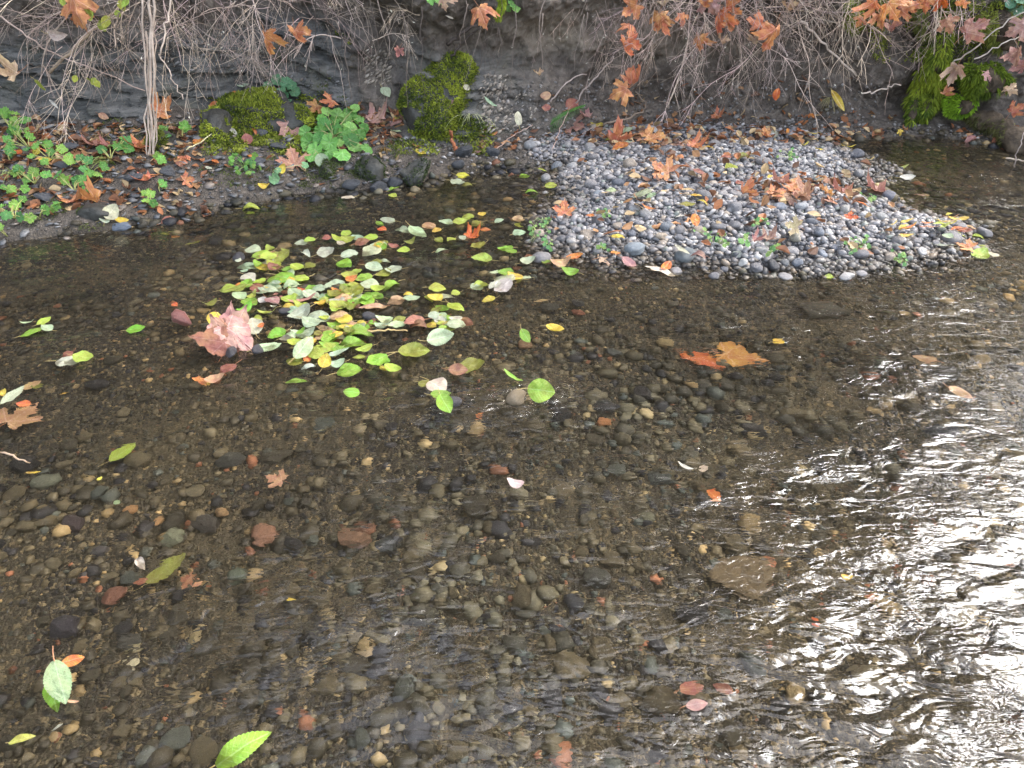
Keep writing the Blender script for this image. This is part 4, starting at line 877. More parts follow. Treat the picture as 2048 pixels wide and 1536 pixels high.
# --- litter of crumbled leaves nobody could count
mb = MB(); r2 = np.random.RandomState(31)
LIT = [C(.20, .09, .045), C(.32, .17, .08), C(.12, .06, .035), C(.42, .30, .16), C(.30, .12, .05)]
def bit(p, s):
    n = 5; a = np.linspace(0, 1, n); wv = np.sin(np.pi * np.clip(a, .06, .94)) * .34; k = r2.uniform(-.6, .9)
    top = np.stack([a - .5, wv, k * wv * 1.1], 1); bot = np.stack([a - .5, -wv, k * wv * 1.1], 1); mid = np.stack([a - .5, 0 * a, r2.uniform(-.3, .3) * (a - .5) ** 2], 1)
    V = np.concatenate([top, mid, bot]) * s; F = []
    for i in range(n - 1):
        F += [[i, n + i, n + i + 1], [i, n + i + 1, i + 1], [n + i, 2 * n + i, 2 * n + i + 1], [n + i, 2 * n + i + 1, n + i + 1]]
    mb.add(V @ rot_rand(r2, .4).T + p, F, LIT[r2.randint(5)] * r2.uniform(.7, 1.3))
areas = [(0, 400, 250, 330, 420), (0, 420, 330, 430, 200), (700, 800, 215, 290, 110), (950, 1420, 255, 300, 130), (1230, 1800, 225, 290, 150), (1100, 1800, 300, 520, 90), (1180, 1760, 265, 300, 170), (1500, 1720, 360, 420, 110), (1250, 1560, 300, 420, 70), (1900, 2048, 255, 290, 30), (380, 860, 290, 370, 50), (1250, 1700, 150, 240, 60)]
for x0, x1, y0, y1, n_ in areas:
    for _ in range(n_):
        p, n = hit(r2.uniform(x0, x1), r2.uniform(y0, y1)); 
        if p.z > 0.0: bit(np.array(p + n * 0.008 + Vector((0, 0, .035 if poly_sd(p.x, p.y, BARp) > 0 else 0))), r2.uniform(.025, .075))
link('leaf_litter', mb.mesh('leaf_litter', False), M_litter, kind='stuff', label='crumbled brown leaf litter strewn on the shelf and beach', category='leaf litter')

# ------------------------------------------------------------------ green plants
r3 = np.random.RandomState(41)
RND = [round_mesh('leaf', k, 7, .10, cu) for k, cu in enumerate((.15, .3, -.15, .05))]
TRI = [round_mesh('leaf', 10 + k, 9, .1, cu, .4, True) for k, cu in enumerate((.2, -.2, .05))]
for me in RND + TRI: me.materials.append(M_green)
def plant(name, label, cat, base, leaves, meshes, cols, stem_col, group=None, stem_r=.0028, face=.6):
    """leaves: (px, py, size px); every leaf and its stem is a part of the plant."""
    p0, n0 = hit(*base); t_ = empty(name, p0, label=label, category=cat)
    if group: t_['group'] = group
    for px, py, s in leaves:
        p, n = hit(px, py); v = (O - p).normalized(); p = p + v * r3.uniform(.03, .09) + Vector((0, 0, .015))
        L = s * depth(p) / FPX * (.84 if s > 15 else 1.1)
        nn = v * face + Vector((0, 0, .6)) + Vector((r3.normal(), r3.normal(), r3.normal())) * .38; nn.normalize()
        dn = p - p0; dn = Vector((dn.x, dn.y * .3, dn.z * .8 - .05)) + Vector((r3.normal(), r3.normal(), 0)) * .03
        xa = dn - nn * dn.dot(nn); xa.normalize(); ya = nn.cross(xa)
        o = link('leaf', meshes[r3.randint(len(meshes))], None, t_)
        M = Matrix(((xa.x, ya.x, nn.x, p.x), (xa.y, ya.y, nn.y, p.y), (xa.z, ya.z, nn.z, p.z), (0, 0, 0, 1)))
        o.matrix_parent_inverse = Matrix.Identity(4); o.matrix_local = Matrix.Translation(-p0) @ M @ Matrix.Diagonal((L, L, L, 1))
        o.color = tuple(np.clip(np.array(cols[r3.randint(len(cols))]) * r3.uniform(.8, 1.2), .01, .9)) + (1,)
        a = np.zeros(3); b_ = np.array(p - p0) - np.array(xa) * L * .0; m_ = (a + b_) / 2 + np.array([r3.normal() * .01, -.02, .03])
        tt = np.linspace(0, 1, 7)[:, None]; P = (1 - tt) ** 2 * a + 2 * tt * (1 - tt) * m_ + tt ** 2 * b_
        tv, tf = tube(P, stem_r * (1 - .4 * tt[:, 0]), 5); mb = MB(); mb.add(tv, tf); so_ = link('stem', mb.mesh('stem'), M_stalk, t_); so_.color = tuple(stem_col) + (1,)
    return t_
GRN = [(.12, .31, .05), (.17, .40, .08), (.07, .22, .04), (.24, .46, .10)]
LGN = [(.13, .33, .06), (.17, .38, .06), (.10, .28, .07), (.24, .42, .07)]
lv = [(620, 290, 44), (612, 270, 34), (632, 262, 30), (650, 255, 36), (668, 262, 38), (640, 282, 34), (660, 290, 44), (685, 270, 42), (700, 262, 36), (715, 252, 30), (690, 245, 38), (675, 235, 34), (655, 228, 32), (700, 232, 36), (720, 275, 30), (735, 300, 34), (712, 300, 40), (685, 312, 44), (655, 310, 52), (632, 305, 40), (625, 318, 38), (645, 245, 30), (665, 245, 36), (710, 222, 26), (728, 262, 28), (702, 285, 40), (675, 295, 36), (642, 268, 34), (718, 240, 30), (612, 300, 30)]
plant('round_leaved_plant', 'dense clump of round scalloped green leaves at the water side of the bank', 'plant', (668, 275), lv, RND, GRN, (.30, .30, .12))
lv = [(528, 203, 34), (537, 178, 26), (556, 166, 30), (574, 172, 32), (563, 186, 24), (568, 196, 26), (572, 206, 30), (590, 188, 28), (585, 176, 24), (546, 192, 20)]
plant('round_leaved_plant', 'small sprawling plant of round grey-green leaves on top of the mossy ledge', 'plant', (570, 190), lv, RND, [(.10, .24, .11), (.13, .28, .13)], (.30, .30, .14))
plant('round_leaved_plant', 'single pale green round leaf plant low at the waterline below the rusty leaf', 'plant', (545, 345), [(548, 362, 28), (556, 345, 18), (610, 335, 20)], RND, [(.18, .36, .16)], (.4, .4, .2))
CL = [((25, 250), 34, 26, 5, 'at the back left corner of the shelf'), ((60, 290), 46, 22, 9, 'among brown leaves at the back of the left shelf'), ((100, 312), 40, 20, 8, 'around a yellow leaf in the middle of the left shelf'), ((20, 315), 22, 14, 3, 'at the left margin of the shelf'),
      ((70, 360), 40, 16, 6, 'beside the long slate slab'), ((30, 380), 24, 12, 3, 'low on the left shelf above the dark block'), ((150, 375), 34, 18, 7, 'below the slate slab on the shelf'), ((110, 410), 12, 18, 3, 'beside the big tan maple leaves'),
      ((30, 430), 34, 24, 7, 'at the left waterline'), ((80, 428), 16, 10, 2, 'just right of the left waterline clump'), ((238, 295), 22, 16, 5, 'left of the orange maple leaf on the shelf'), ((222, 312), 18, 12, 4, 'in the middle of the shelf behind arching stems'), ((185, 340), 26, 16, 6, 'by the arching grass stems'),
      ((305, 405), 22, 12, 4, 'below the rusty leaf near the water'), ((322, 380), 10, 8, 2, 'above the lowest shelf clump'), ((315, 275), 26, 14, 4, 'behind the foot of the dry stalks'), ((365, 268), 14, 8, 2, 'right of the foot of the dry stalks'), ((328, 320), 12, 8, 2, 'in front of the dry stalks'), ((15, 465), 16, 10, 2, 'at the very left water edge'), ((40, 234), 10, 8, 1, 'on the soil at the far left')]
for (bx_, by_), sx, sy, n_, where in CL:
    lv = [(bx_ + r3.uniform(-1, 1) * sx, by_ + r3.uniform(-1, 1) * sy - 4, r3.uniform(17, 28)) for _ in range(n_)]
    plant('lobed_leaf_plant', 'green lobed-leaf plant ' + where, 'plant', (bx_, by_ + 8), lv, TRI, LGN, (.36, .36, .12), 'lobed green plants on the left shelf')
plant('cress_plant', 'tiny-leaved green cress on dark slate below the mossy ledge', 'plant', (490, 335), [(490 + r3.uniform(-30, 34), 328 + r3.uniform(-16, 26), r3.uniform(7, 12)) for _ in range(26)], TRI, LGN, (.25, .32, .12), stem_r=.0012)
plant('bank_seedling', 'green leaf sprig hanging at the top of the bare clay bank', 'plant', (1030, 18), [(1024, 14, 24), (1032, 24, 20), (1018, 22, 16)], TRI, GRN, (.3, .35, .12))
plant('bank_seedling', 'green leaf sprig at the top of the bank above the orange maple leaf', 'plant', (870, 2), [(862, 4, 24), (880, 3, 24)], TRI, GRN, (.3, .35, .12))
plant('bank_seedling', 'pale bluish-green leaves at the top right corner above the mossy bank', 'plant', (2035, 10), [(2030, 24, 34), (2042, 6, 34), (2020, 14, 26), (2010, 28, 26)], RND, [(.16, .34, .20), (.22, .42, .24)], (.3, .35, .15))
SD = [(1090, 455, 'behind the left weeds of the bar'), (1096, 488, 'at the left front corner of the bar'), (1072, 470, 'at the left waterline of the bar'), (1140, 340, 'right of the round slate cobble'), (1150, 365, 'in the back left of the bar'), (1262, 362, 'behind the dark flat pebble'), (1206, 430, 'in the middle left of the bar'), (1206, 498, 'under the round yellow leaf'),
      (1242, 494, 'right of the round yellow leaf'), (1312, 524, 'at the front edge left of the broad stone'), (1436, 486, 'left of the big green leaflets'), (1492, 482, 'with broad pale leaflets beside the red leaf'), (1548, 500, 'with bright leaflets below the red leaf'), (1580, 316, 'at the back right of the bar'), (1512, 445, 'in the middle right of the bar'), (1702, 496, 'near the right front edge'), (1764, 517, 'at the right front waterline'),
      (1740, 402, 'left of the dark rim stone'), (1502, 366, 'left of the red leaf heap'), (1720, 490, 'among buff pebbles toward the tip'), (1800, 522, 'beside a pale leaf at the right front'), (1846, 500, 'at the foot of the yellow leaflets'), (1380, 442, 'beside the orange upright leaf'), (1420, 475, 'in the front centre of the bar'), (1660, 440, 'in front of the red leaf heap')]
for px, py, where in [q_ for k, q_ in enumerate(SD) if k not in (3, 5, 8, 9, 16, 18, 21, 22, 24, 4)]:
    broad = 'leaflets' in where and ('broad' in where or 'bright' in where)
    lv = [(px + r3.normal() * (6 if broad else 9), py + r3.normal() * (5 if broad else 7), r3.uniform(14, 20) if broad else r3.uniform(5, 9)) for _ in range(4 if broad else 10)]
    plant('seedling', 'small green seedling growing between pebbles ' + where, 'seedling', (px, py + 4), lv, RND if broad else TRI, [(.20, .42, .12), (.30, .46, .12), (.16, .36, .12)], (.35, .4, .15), 'seedlings on the gravel bar', stem_r=.0013)
def blades(name, label, cat, px, py, n_, spread, Lr, col, lean=(0, 0, 0), group=None, width=.004, up=.7):
    p0, n0 = hit(px, py); t_ = empty(name, p0, label=label, category=cat)
    if group: t_['group'] = group
    for k in range(n_):
        L = r3.uniform(*Lr); d = Vector((r3.normal() * spread, -abs(r3.normal()) * spread * .7, up)) + Vector(lean); d.normalize()
        tt = np.linspace(0, 1, 8); P = np.array([np.array(d) * L * a + np.array([0, 0, -.75 * L * a * a]) for a in tt])
        side = np.cross(np.array(d), [0, 0, 1]); side /= np.linalg.norm(side) + 1e-6; wv = width * (1 - tt ** 2)[:, None]
        V = np.concatenate([P - side * wv, P + side * wv]); F = []
        for i in range(7): F += [[i, i + 1, 9 + i], [i, 9 + i, 8 + i]]
        mb = MB(); mb.add(V, F, np.array(col) * r3.uniform(.7, 1.25)); link('blade', mb.mesh('blade'), M_litter, t_)
blades('grass_tuft', 'arching yellow-green grass stems sweeping down the left shelf', 'grass tuft', 232, 330, 16, .25, (.15, .32), (.30, .36, .10), (-.5, -.25, 0), width=.003)
blades('grass_tuft', 'pale flattened grass stems over the left waterline', 'grass tuft', 85, 440, 12, .4, (.10, .22), (.40, .40, .18), (-.3, -.2, 0), width=.0025)
blades('grass_tuft', 'thin grass stems at the left margin of the shelf', 'grass tuft', 30, 350, 12, .4, (.12, .26), (.33, .38, .12), (-.2, -.3, 0), width=.003)
blades('grass_tuft', 'long pale grass draped over the mossy boulder', 'grass tuft', 940, 235, 18, .5, (.12, .32), (.42, .44, .22), (.1, -.5, 0), width=.002)
blades('grass_tuft', 'brown dry grass tuft beside the mossy hump at the waterline', 'grass tuft', 770, 300, 40, .7, (.04, .09), (.24, .15, .05), width=.003)
blades('grass_tuft', 'dry tan grass below the slate face on the left shelf', 'grass tuft', 205, 275, 26, .5, (.06, .16), (.42, .32, .19), width=.0025)
blades('grass_tuft', 'weedy yellow-green grass at the left waterline of the bar', 'grass tuft', 1078, 478, 40, .8, (.04, .12), (.36, .38, .18), width=.0025)
blades('grass_tuft', 'second patch of weeds behind the left front corner of the bar', 'grass tuft', 1085, 440, 26, .8, (.04, .10), (.34, .42, .20), width=.0025)
blades('grass_tuft', 'dead grass hanging by the yellow leaf on the right bank', 'grass tuft', 1660, 195, 24, .4, (.08, .2), (.30, .26, .12), (0, -.3, -.5), width=.0025)
# fern frond at the foot of the clay bank
p0, n0 = hit(1130, 240); t_ = empty('fern_frond', p0, label='feathery green fern frond at the foot of the clay bank', category='fern')
q0, q1 = hit(1100, 250)[0], hit(1165, 208)[0] + Vector((0, -.08, 0)); tt = np.linspace(0, 1, 9)[:, None]; P = np.array(q0 - p0) * (1 - tt) + np.array(q1 - p0) * tt + np.array([0, -.05, .03]) * 4 * tt * (1 - tt)
tv, tf = tube(P, .0025, 5); mb = MB(); mb.add(tv, tf); o = link('stem', mb.mesh('stem'), M_stalk, t_); o.color = (.12, .2, .05, 1)
for k in range(44):
    a = k / 43; c = P[0] * (1 - a) + P[-1] * a + np.array([0, -.05, .03]) * 4 * a * (1 - a); s = (1 if k % 2 else -1); L = .075 * (1 - .6 * a)
    d = np.array([.25 + .4 * a, -.5 * (s > 0), .9 * s]); d /= np.linalg.norm(d); sd_ = np.array([.7, -.2, -.4]) * .0035
    mb = MB(); mb.add([c - sd_, c + sd_, c + d * L * .6 + sd_ * .8, c + d * L, c + d * L * .6 - sd_ * .8], [[0, 1, 2], [0, 2, 4], [4, 2, 3]], C(.10, .28, .06) * r3.uniform(.8, 1.2)); link('leaflet', mb.mesh('leaflet'), M_litter, t_)

# ------------------------------------------------------------------ moss
def moss_blades(mb, pts, nrm, r, L=(.012, .028), wd=.0032, down=0.0, g0=(.055, .085, .010), g1=(.38, .42, .05), fz=9.0):
    n = len(pts); d = nrm * r.uniform(.4, 1.0, (n, 1)) + r.normal(size=(n, 3)) * .45 + np.array([0, 0, -down]); d /= np.linalg.norm(d, axis=1, keepdims=True)
    e = np.cross(d, r.normal(size=(n, 3))); e /= np.linalg.norm(e, axis=1, keepdims=True); l = r.uniform(*L, (n, 1)); k = wd * r.uniform(.7, 1.4, (n, 1))
    V = np.stack([pts - e * k, pts + e * k, pts + d * l * .6 + e * k * .9 + np.array([0, 0, -down * .2]) * l, pts + d * l + np.array([0, 0, -down * .5]) * l, pts + d * l * .6 - e * k * .9 + np.array([0, 0, -down * .2]) * l], 1).reshape(-1, 3)
    i = np.arange(n)[:, None] * 5; F = np.concatenate([i + [[0, 1, 2]], i + [[0, 2, 4]], i + [[4, 2, 3]]])
    m_ = np.clip(.5 + .5 * fbm(pts[:, 0] * fz, pts[:, 1] * fz, pts[:, 2] * fz, 3, 3) + r.normal(size=n) * .22, 0, 1)[:, None]
    mb.add(V, F, np.repeat(np.array(g0) * (1 - m_) + np.array(g1) * m_, 5, 0))
def sample(v, f, n, r):
    A, B_, C_ = v[f[:, 0]], v[f[:, 1]], v[f[:, 2]]; cr = np.cross(B_ - A, C_ - A); ar = np.linalg.norm(cr, axis=1); nr = cr / (ar[:, None] + 1e-12)
    i = r.choice(len(f), n, p=ar / ar.sum()); a, b_ = r.rand(n, 1), r.rand(n, 1); sw = (a + b_) > 1; a = np.where(sw, 1 - a, a); b_ = np.where(sw, 1 - b_, b_)
    return A[i] + a * (B_[i] - A[i]) + b_ * (C_[i] - A[i]), nr[i]
r4 = np.random.RandomState(51)
def mossy_rock(name, label, px, py, wpx, hpx, dpt, n_, cover, seed, back=.0, g0=(.055, .085, .010), g1=(.38, .42, .05), L=(.012, .028), z_min=-.75, cat='rock', angular=.6):
    p, n = hit(px, py); d = depth(p); p = p + Vector((0, back, 0)); sx, sz = wpx * d / FPX / 2, hpx * d / FPX / 2 / .85
    v, f = stone(ICO4, seed, .22, angular, 1.5); v = v * (sx, dpt, sz); v = v @ rot_z(r4.uniform(-.1, .3)).T
    mb = MB(); mb.add(v, f); o = link(name, mb.mesh(name), M_mossrock, None, label=label, category=cat); o.location = p
    pts, nr = sample(v, f, n_, r4); pn = fbm(pts[:, 0] * 6 + seed, pts[:, 1] * 6, pts[:, 2] * 6, seed, 3) * .5
    keep = (pts[:, 2] / sz + pn * .6 > z_min) & (pn > cover) & (nr[:, 1] < .5); mb = MB(); moss_blades(mb, pts[keep], nr[keep], r4, L, g0=g0, g1=g1); link('moss', mb.mesh('moss', False), M_moss, o); return o
mossy_rock('mossy_boulder', 'big boulder covered in thick green moss at the foot of the bank', 876, 232, 205, 190, .24, 30000, -.22, 3, .10, z_min=-.62)
mossy_rock('mossy_ledge', 'wide dark rock ledge with a blanket of moss beneath a small green plant', 518, 252, 225, 100, .24, 21000, -.16, 5, .06, z_min=-.5)
mossy_rock('mossy_ledge', 'lower mossy rock shoulder left of the green cress', 432, 272, 80, 80, .14, 5000, -.15, 7, .05)
mossy_rock('mossy_stone', 'dark stone with a thin moss coat at the waterline below the brown grass tuft', 742, 345, 66, 52, .13, 3500, -.15, 9, .02, (.02, .035, .012), (.07, .09, .03), (.006, .014))
mossy_rock('mossy_stone', 'wet dark rock lump on the waterline right of the mossy stones', 828, 350, 74, 50, .13, 1400, .05, 11, .02, (.02, .035, .012), (.06, .08, .03), (.006, .014))
mossy_rock('mossy_stone', 'dark mossy stone under the pale drooping leaf near the water', 660, 340, 46, 36, .10, 1500, -.1, 13, .02, (.02, .04, .012), (.08, .10, .03), (.006, .014))
mossy_rock('mossy_stone', 'low dark mossy stone at the left waterline under the tan maple leaves', 195, 430, 70, 36, .12, 1500, -.05, 15, .02, (.02, .04, .012), (.08, .10, .03), (.005, .012))
mossy_rock('mossy_stone', 'small mossy hump behind the foot of the dry stalks', 322, 290, 60, 50, .10, 2600, -.2, 17, .03, (.05, .07, .012), (.20, .22, .04))
for k, (px, py, w_, h_, lab) in enumerate([(705, 378, 40, 22, 'wet black stone in the water edge below the round-leaved plant'), (755, 385, 44, 16, 'wet dark flat stone in the water edge left of two green leaves'), (790, 372, 36, 18, 'wet grey stone at the water edge below the rock lump'), (930, 312, 40, 24, 'dark grey stone under the right end of the mossy boulder'), (915, 335, 30, 18, 'grey angular stone on the beach near floating yellow leaves'), (985, 312, 30, 16, 'flat slate-grey stone on the beach')]):
    put_stone('bank_stone', px, py, w_, h_, (.05, .052, .056), ME_A[k], None, lab, 'stone', thick=.6, sink=.15)
mb = MB()
for x0, x1, y0, y1, n_ in [(395, 640, 290, 372, 260), (170, 360, 235, 320, 170), (600, 800, 310, 375, 160), (0, 200, 390, 470, 120), (640, 720, 150, 220, 60)]:
    for _ in range(n_):
        px, py = r4.uniform(x0, x1), r4.uniform(y0, y1); p, n = hit(px, py)
        if p.z < .015 or vn(p.x * 9, p.y * 9, 0, 3) < .0: continue
        k = 14; pts = np.array(p) + r4.normal(size=(k, 3)) * (.014, .014, .003); moss_blades(mb, pts, np.tile(np.array(n), (k, 1)), r4, (.006, .014), .0026, 0, (.03, .045, .012), (.13, .15, .04))
for x0, x1, y0, y1, n_, th in [(408, 640, 192, 310, 1500, -.12), (780, 985, 235, 312, 500, .0), (1740, 2048, 0, 120, 900, -.02), (660, 700, 70, 100, 60, -.2)]:
    for _ in range(n_):
        px, py = r4.uniform(x0, x1), r4.uniform(y0, y1); p, n = hit(px, py)
        if vn(p.x * 7, p.z * 9, p.y * 7, 3) < th: continue
        k = 14; pts = np.array(p + n * .004) + r4.normal(size=(k, 3)) * .012; moss_blades(mb, pts, np.tile(np.array(n), (k, 1)), r4, (.01, .022), .003, .2, (.06, .09, .012), (.34, .37, .05))
link('ground_moss', mb.mesh('ground_moss', False), M_moss, kind='stuff', label='patchy green moss spread over the soil and rock of the bank', category='moss')
# the mossy root and stump that overhang the right end of the bank
def moss_tube(name, label, path, rad, n_, cat, mat, mosscov=-.3, g0=(.06, .10, .01), g1=(.36, .42, .04), down=1.0, L=(.02, .055), pull=.06, part='moss'):
    P = []
    for px, py, pl in path:
        p, n = hit(px, py); P.append(np.array(p + (O - p).normalized() * (pull + pl)))
    P = np.array(P); tt = np.linspace(0, len(P) - 1, 26); P = np.stack([np.interp(tt, np.arange(len(P)), P[:, i]) for i in range(3)], 1); kk = np.array([.25, .5, .25])
    for _ in range(3): P[1:-1] = .25 * P[:-2] + .5 * P[1:-1] + .25 * P[2:]
    rd = np.interp(np.linspace(0, 1, 26), np.linspace(0, 1, len(rad)), rad); v, f = tube(P, rd, 12); c = P.mean(0)
    v = v + (fbm(v[:, 0] * 9, v[:, 1] * 9, v[:, 2] * 9, 4, 3)[:, None] * .04 + fbm(v[:, 0] * 30, v[:, 1] * 30, v[:, 2] * 30, 5, 2)[:, None] * .012) * np.array([1, 1, .7]) - c
    mb = MB(); mb.add(v, f); o = link(name, mb.mesh(name), mat, None, label=label, category=cat); o.location = c
    if n_:
        pts, nr = sample(v, f, n_, r4); keep = fbm(pts[:, 0] * 7, pts[:, 1] * 7, pts[:, 2] * 7, 8, 3) > mosscov; mb = MB(); moss_blades(mb, pts[keep], nr[keep], r4, L, .0036, down, g0, g1); link(part, mb.mesh('moss', False), M_moss, o)
    return o
moss_tube('mossy_root', 'thick root hung with long bright moss drooping toward the water', [(1882, 70, 0), (1878, 110, .06), (1872, 150, .1), (1862, 190, .1), (1850, 225, .08)], (.05, .075, .085, .07, .03), 9000, 'root', M_log)
moss_tube('mossy_root', 'thinner mossy root hanging left of the thick one', [(1845, 95, 0), (1842, 130, .05), (1836, 170, .08), (1828, 205, .08), (1822, 240, .05)], (.02, .035, .04, .05, .02), 3600, 'root', M_log)
moss_tube('mossy_root', 'bright green moss-tipped root stub over the dark hollow', [(1885, 195, .05), (1905, 210, .12), (1930, 212, .14), (1946, 200, .12)], (.03, .045, .055, .04), 3600, 'root', M_log, -.5, (.08, .16, .01), (.30, .48, .03), .4, (.015, .035))
moss_tube('mossy_stump', 'dark stump with tufts of moss beside the hanging moss', [(1925, 140, .05), (1955, 150, .08), (1985, 160, .08), (2010, 175, .05)], (.05, .08, .085, .05), 9000, 'stump', M_log, -.28, (.04, .07, .008), (.20, .27, .02), .8)
moss_tube('mossy_root', 'moss fringe at the top of the bank left of the orange leaf cluster', [(1700, 8, .05), (1708, 30, .08), (1712, 50, .08)], (.03, .05, .02), 2600, 'root', M_log, -.4, (.07, .10, .01), (.24, .30, .03))
moss_tube('mossy_root', 'pale moss cushion at the top right of the bank', [(1960, 50, .02), (1995, 55, .05), (2030, 75, .05)], (.06, .09, .06), 4200, 'root', M_log, -.2, (.10, .12, .02), (.34, .36, .07), .5)
moss_tube('mossy_root', 'faded moss on the bank between the orange leaf cluster and the hanging moss', [(1845, 20, 0), (1862, 45, .03), (1872, 70, .03)], (.05, .07, .05), 2600, 'root', M_log, 0., (.10, .11, .03), (.28, .30, .09), .7)
moss_tube('mossy_root', 'slim green moss strand at the top of the clay bank', [(1000, -6, .05), (1001, 12, .06), (1003, 30, .06)], (.012, .016, .01), 900, 'root', M_log, -.9, (.10, .14, .01), (.34, .42, .04), 1., (.012, .025))
moss_tube('fallen_log', 'rotten brown log slanting into the water at the right end of the bank', [(1938, 226, .02), (1980, 250, .1), (2040, 285, .12), (2120, 310, .12)], (.035, .055, .065, .06), 3000, 'log', M_log, .0, (.05, .05, .015), (.16, .15, .05), .8, (.01, .03))

# ------------------------------------------------------------------ roots, dead sticks, dry stalks, bramble tangles
r5 = np.random.RandomState(61)
def stick(name, label, cat, pts, rad, col, sides=7, group=None, wob=.006, pull=0.0, absolute=False):
    P = []
    for q_ in pts:
        if absolute: P.append(np.array(q_))
        else:
            p, n = hit(q_[0], q_[1]); v = (O - p).normalized(); P.append(np.array(p + v * (pull + (q_[2] if len(q_) > 2 else 0))))
    P = np.array(P); n_ = 14; tt = np.linspace(0, len(P) - 1, n_); P = np.stack([np.interp(tt, np.arange(len(P)), P[:, i]) for i in range(3)], 1)
    for _ in range(2): P[1:-1] = .25 * P[:-2] + .5 * P[1:-1] + .25 * P[2:]
    P = P + r5.normal(size=P.shape) * wob; c = P[0].copy(); v, f = tube(P - c, np.linspace(rad, rad * .6, n_), sides); mb = MB(); mb.add(v, f)
    o = link(name, mb.mesh(name), M_twig, None, label=label, category=cat); o.location = c; o.color = tuple(col) + (1,)
    if group: o['group'] = group
    return o
TW = (.42, .31, .25)
stick('dead_stick', 'orange-brown peeling stick lying on the bar beside an upright orange leaf', 'stick', [(1304, 456, .02), (1340, 448, .03), (1385, 438, .03)], .011, (.45, .22, .10))
stick('dead_stick', 'thin pale stick lying on the bar above the orange-brown stick', 'stick', [(1335, 430, .02), (1382, 434, .025)], .006, (.40, .36, .30))
stick('dead_stick', 'thin dark stick under water between the far bank and the bar', 'stick', [at(880, 384, -.02), at(960, 374, -.01), at(1072, 372, 0)], .006, (.04, .03, .022), absolute=True, wob=.003)
stick('dead_stick', 'thin pale twig in the water at the left margin', 'stick', [at(-10, 903, -.01), at(28, 912, .004), at(60, 926, .0)], .004, (.34, .24, .16), absolute=True, wob=.002)
stick('dead_branch', 'long straight pale branch slanting across the twigs at top left', 'branch', [(96, 146, .10), (170, 78, .16), (240, 12, .2)], .010, (.40, .30, .20))
stick('dead_branch', 'thin straight twig falling diagonally across the slate face to the dry stalks', 'branch', [(-4, 30, .2), (90, 100, .2), (292, 182, .12)], .005, TW)
stick('dead_branch', 'straight pale branch slanting down the right bank above the yellow hanging leaf', 'branch', [(1600, 40, .2), (1655, 92, .2), (1715, 154, .16)], .009, (.50, .40, .32))
stick('dead_branch', 'short pale broken twig pointing left of the hanging moss', 'branch', [(1726, 189, .2), (1800, 168, .2)], .006, (.52, .42, .34))
stick('dead_branch', 'long pale twig slanting up right across the mossy bank', 'branch', [(1903, 128, .28), (1960, 85, .3), (2050, 20, .3)], .006, (.50, .42, .34))
stick('dead_branch', 'second pale twig slanting up right below the longer one', 'branch', [(1945, 122, .28), (2010, 85, .3), (2060, 66, .3)], .005, (.50, .42, .34))
stick('dead_branch', 'bent grey twig reaching over the soil above the fern', 'branch', [(1102, 206, .05), (1130, 165, .14), (1172, 147, .16)], .006, (.34, .27, .23))
stick('dead_branch', 'long grey twig leaning from the fern up to the bramble tangle', 'branch', [(1150, 206, .06), (1190, 155, .14), (1228, 114, .2)], .006, (.34, .27, .23))
stick('dead_branch', 'dark crooked branch lying on the bank foot below the bramble tangle', 'branch', [(1205, 252, .05), (1250, 238, .08), (1300, 214, .1), (1270, 185, .1)], .008, (.20, .15, .11))
stick('dead_branch', 'dark root-like branch crossing the bank left of the orange maple leaf', 'branch', [(895, 90, .05), (930, 62, .1), (965, 42, .12)], .013, (.06, .045, .036))
stick('dead_branch', 'second dark branch below the crossing one on the bank', 'branch', [(903, 112, .04), (940, 72, .08), (962, 52, .1)], .008, (.06, .045, .036))
stick('dead_stick', 'bent pale stem lying across the mossy ledge', 'stick', [(372, 300, .05), (400, 285, .08), (470, 234, .12), (425, 226, .1)], .004, (.46, .42, .24), wob=.003)
stick('dead_stick', 'rusty brown stick standing against the mossy boulder', 'stick', [(912, 302, .08), (905, 280, .1), (898, 262, .12)], .014, (.25, .09, .04))
stick('dead_stick', 'thin upright twig standing in the pool at the right margin', 'stick', [at(2026, 345, -.05), at(2036, 300, .12), at(2048, 265, .22)], .004, (.40, .32, .28), absolute=True, wob=.003)
stick('dead_stick', 'pale twig lying on the pool at the right margin', 'stick', [at(2012, 316, .01), at(2060, 324, .02)], .006, (.42, .34, .26), absolute=True, wob=.002)
stick('dead_stick', 'short brown twig caught across the raft leaves', 'stick', [at(735, 662, .02), at(780, 660, .03), at(815, 661, .02)], .004, (.40, .28, .12), absolute=True, wob=.002)
for px, py, ex, ey, where in [(985, 305, 1065, 250, 'reaching up from the beach left of the fern'), (1105, 300, 1140, 215, 'standing over the fern'), (1118, 300, 1200, 250, 'lying toward the bar at the fern')]:
    stick('dead_stick', 'thin reddish-tan twig ' + where, 'stick', [(px, py, .03), ((px + ex) / 2, (py + ey) / 2 - 6, .1), (ex, ey, .12)], .003, (.42, .28, .22), wob=.003)
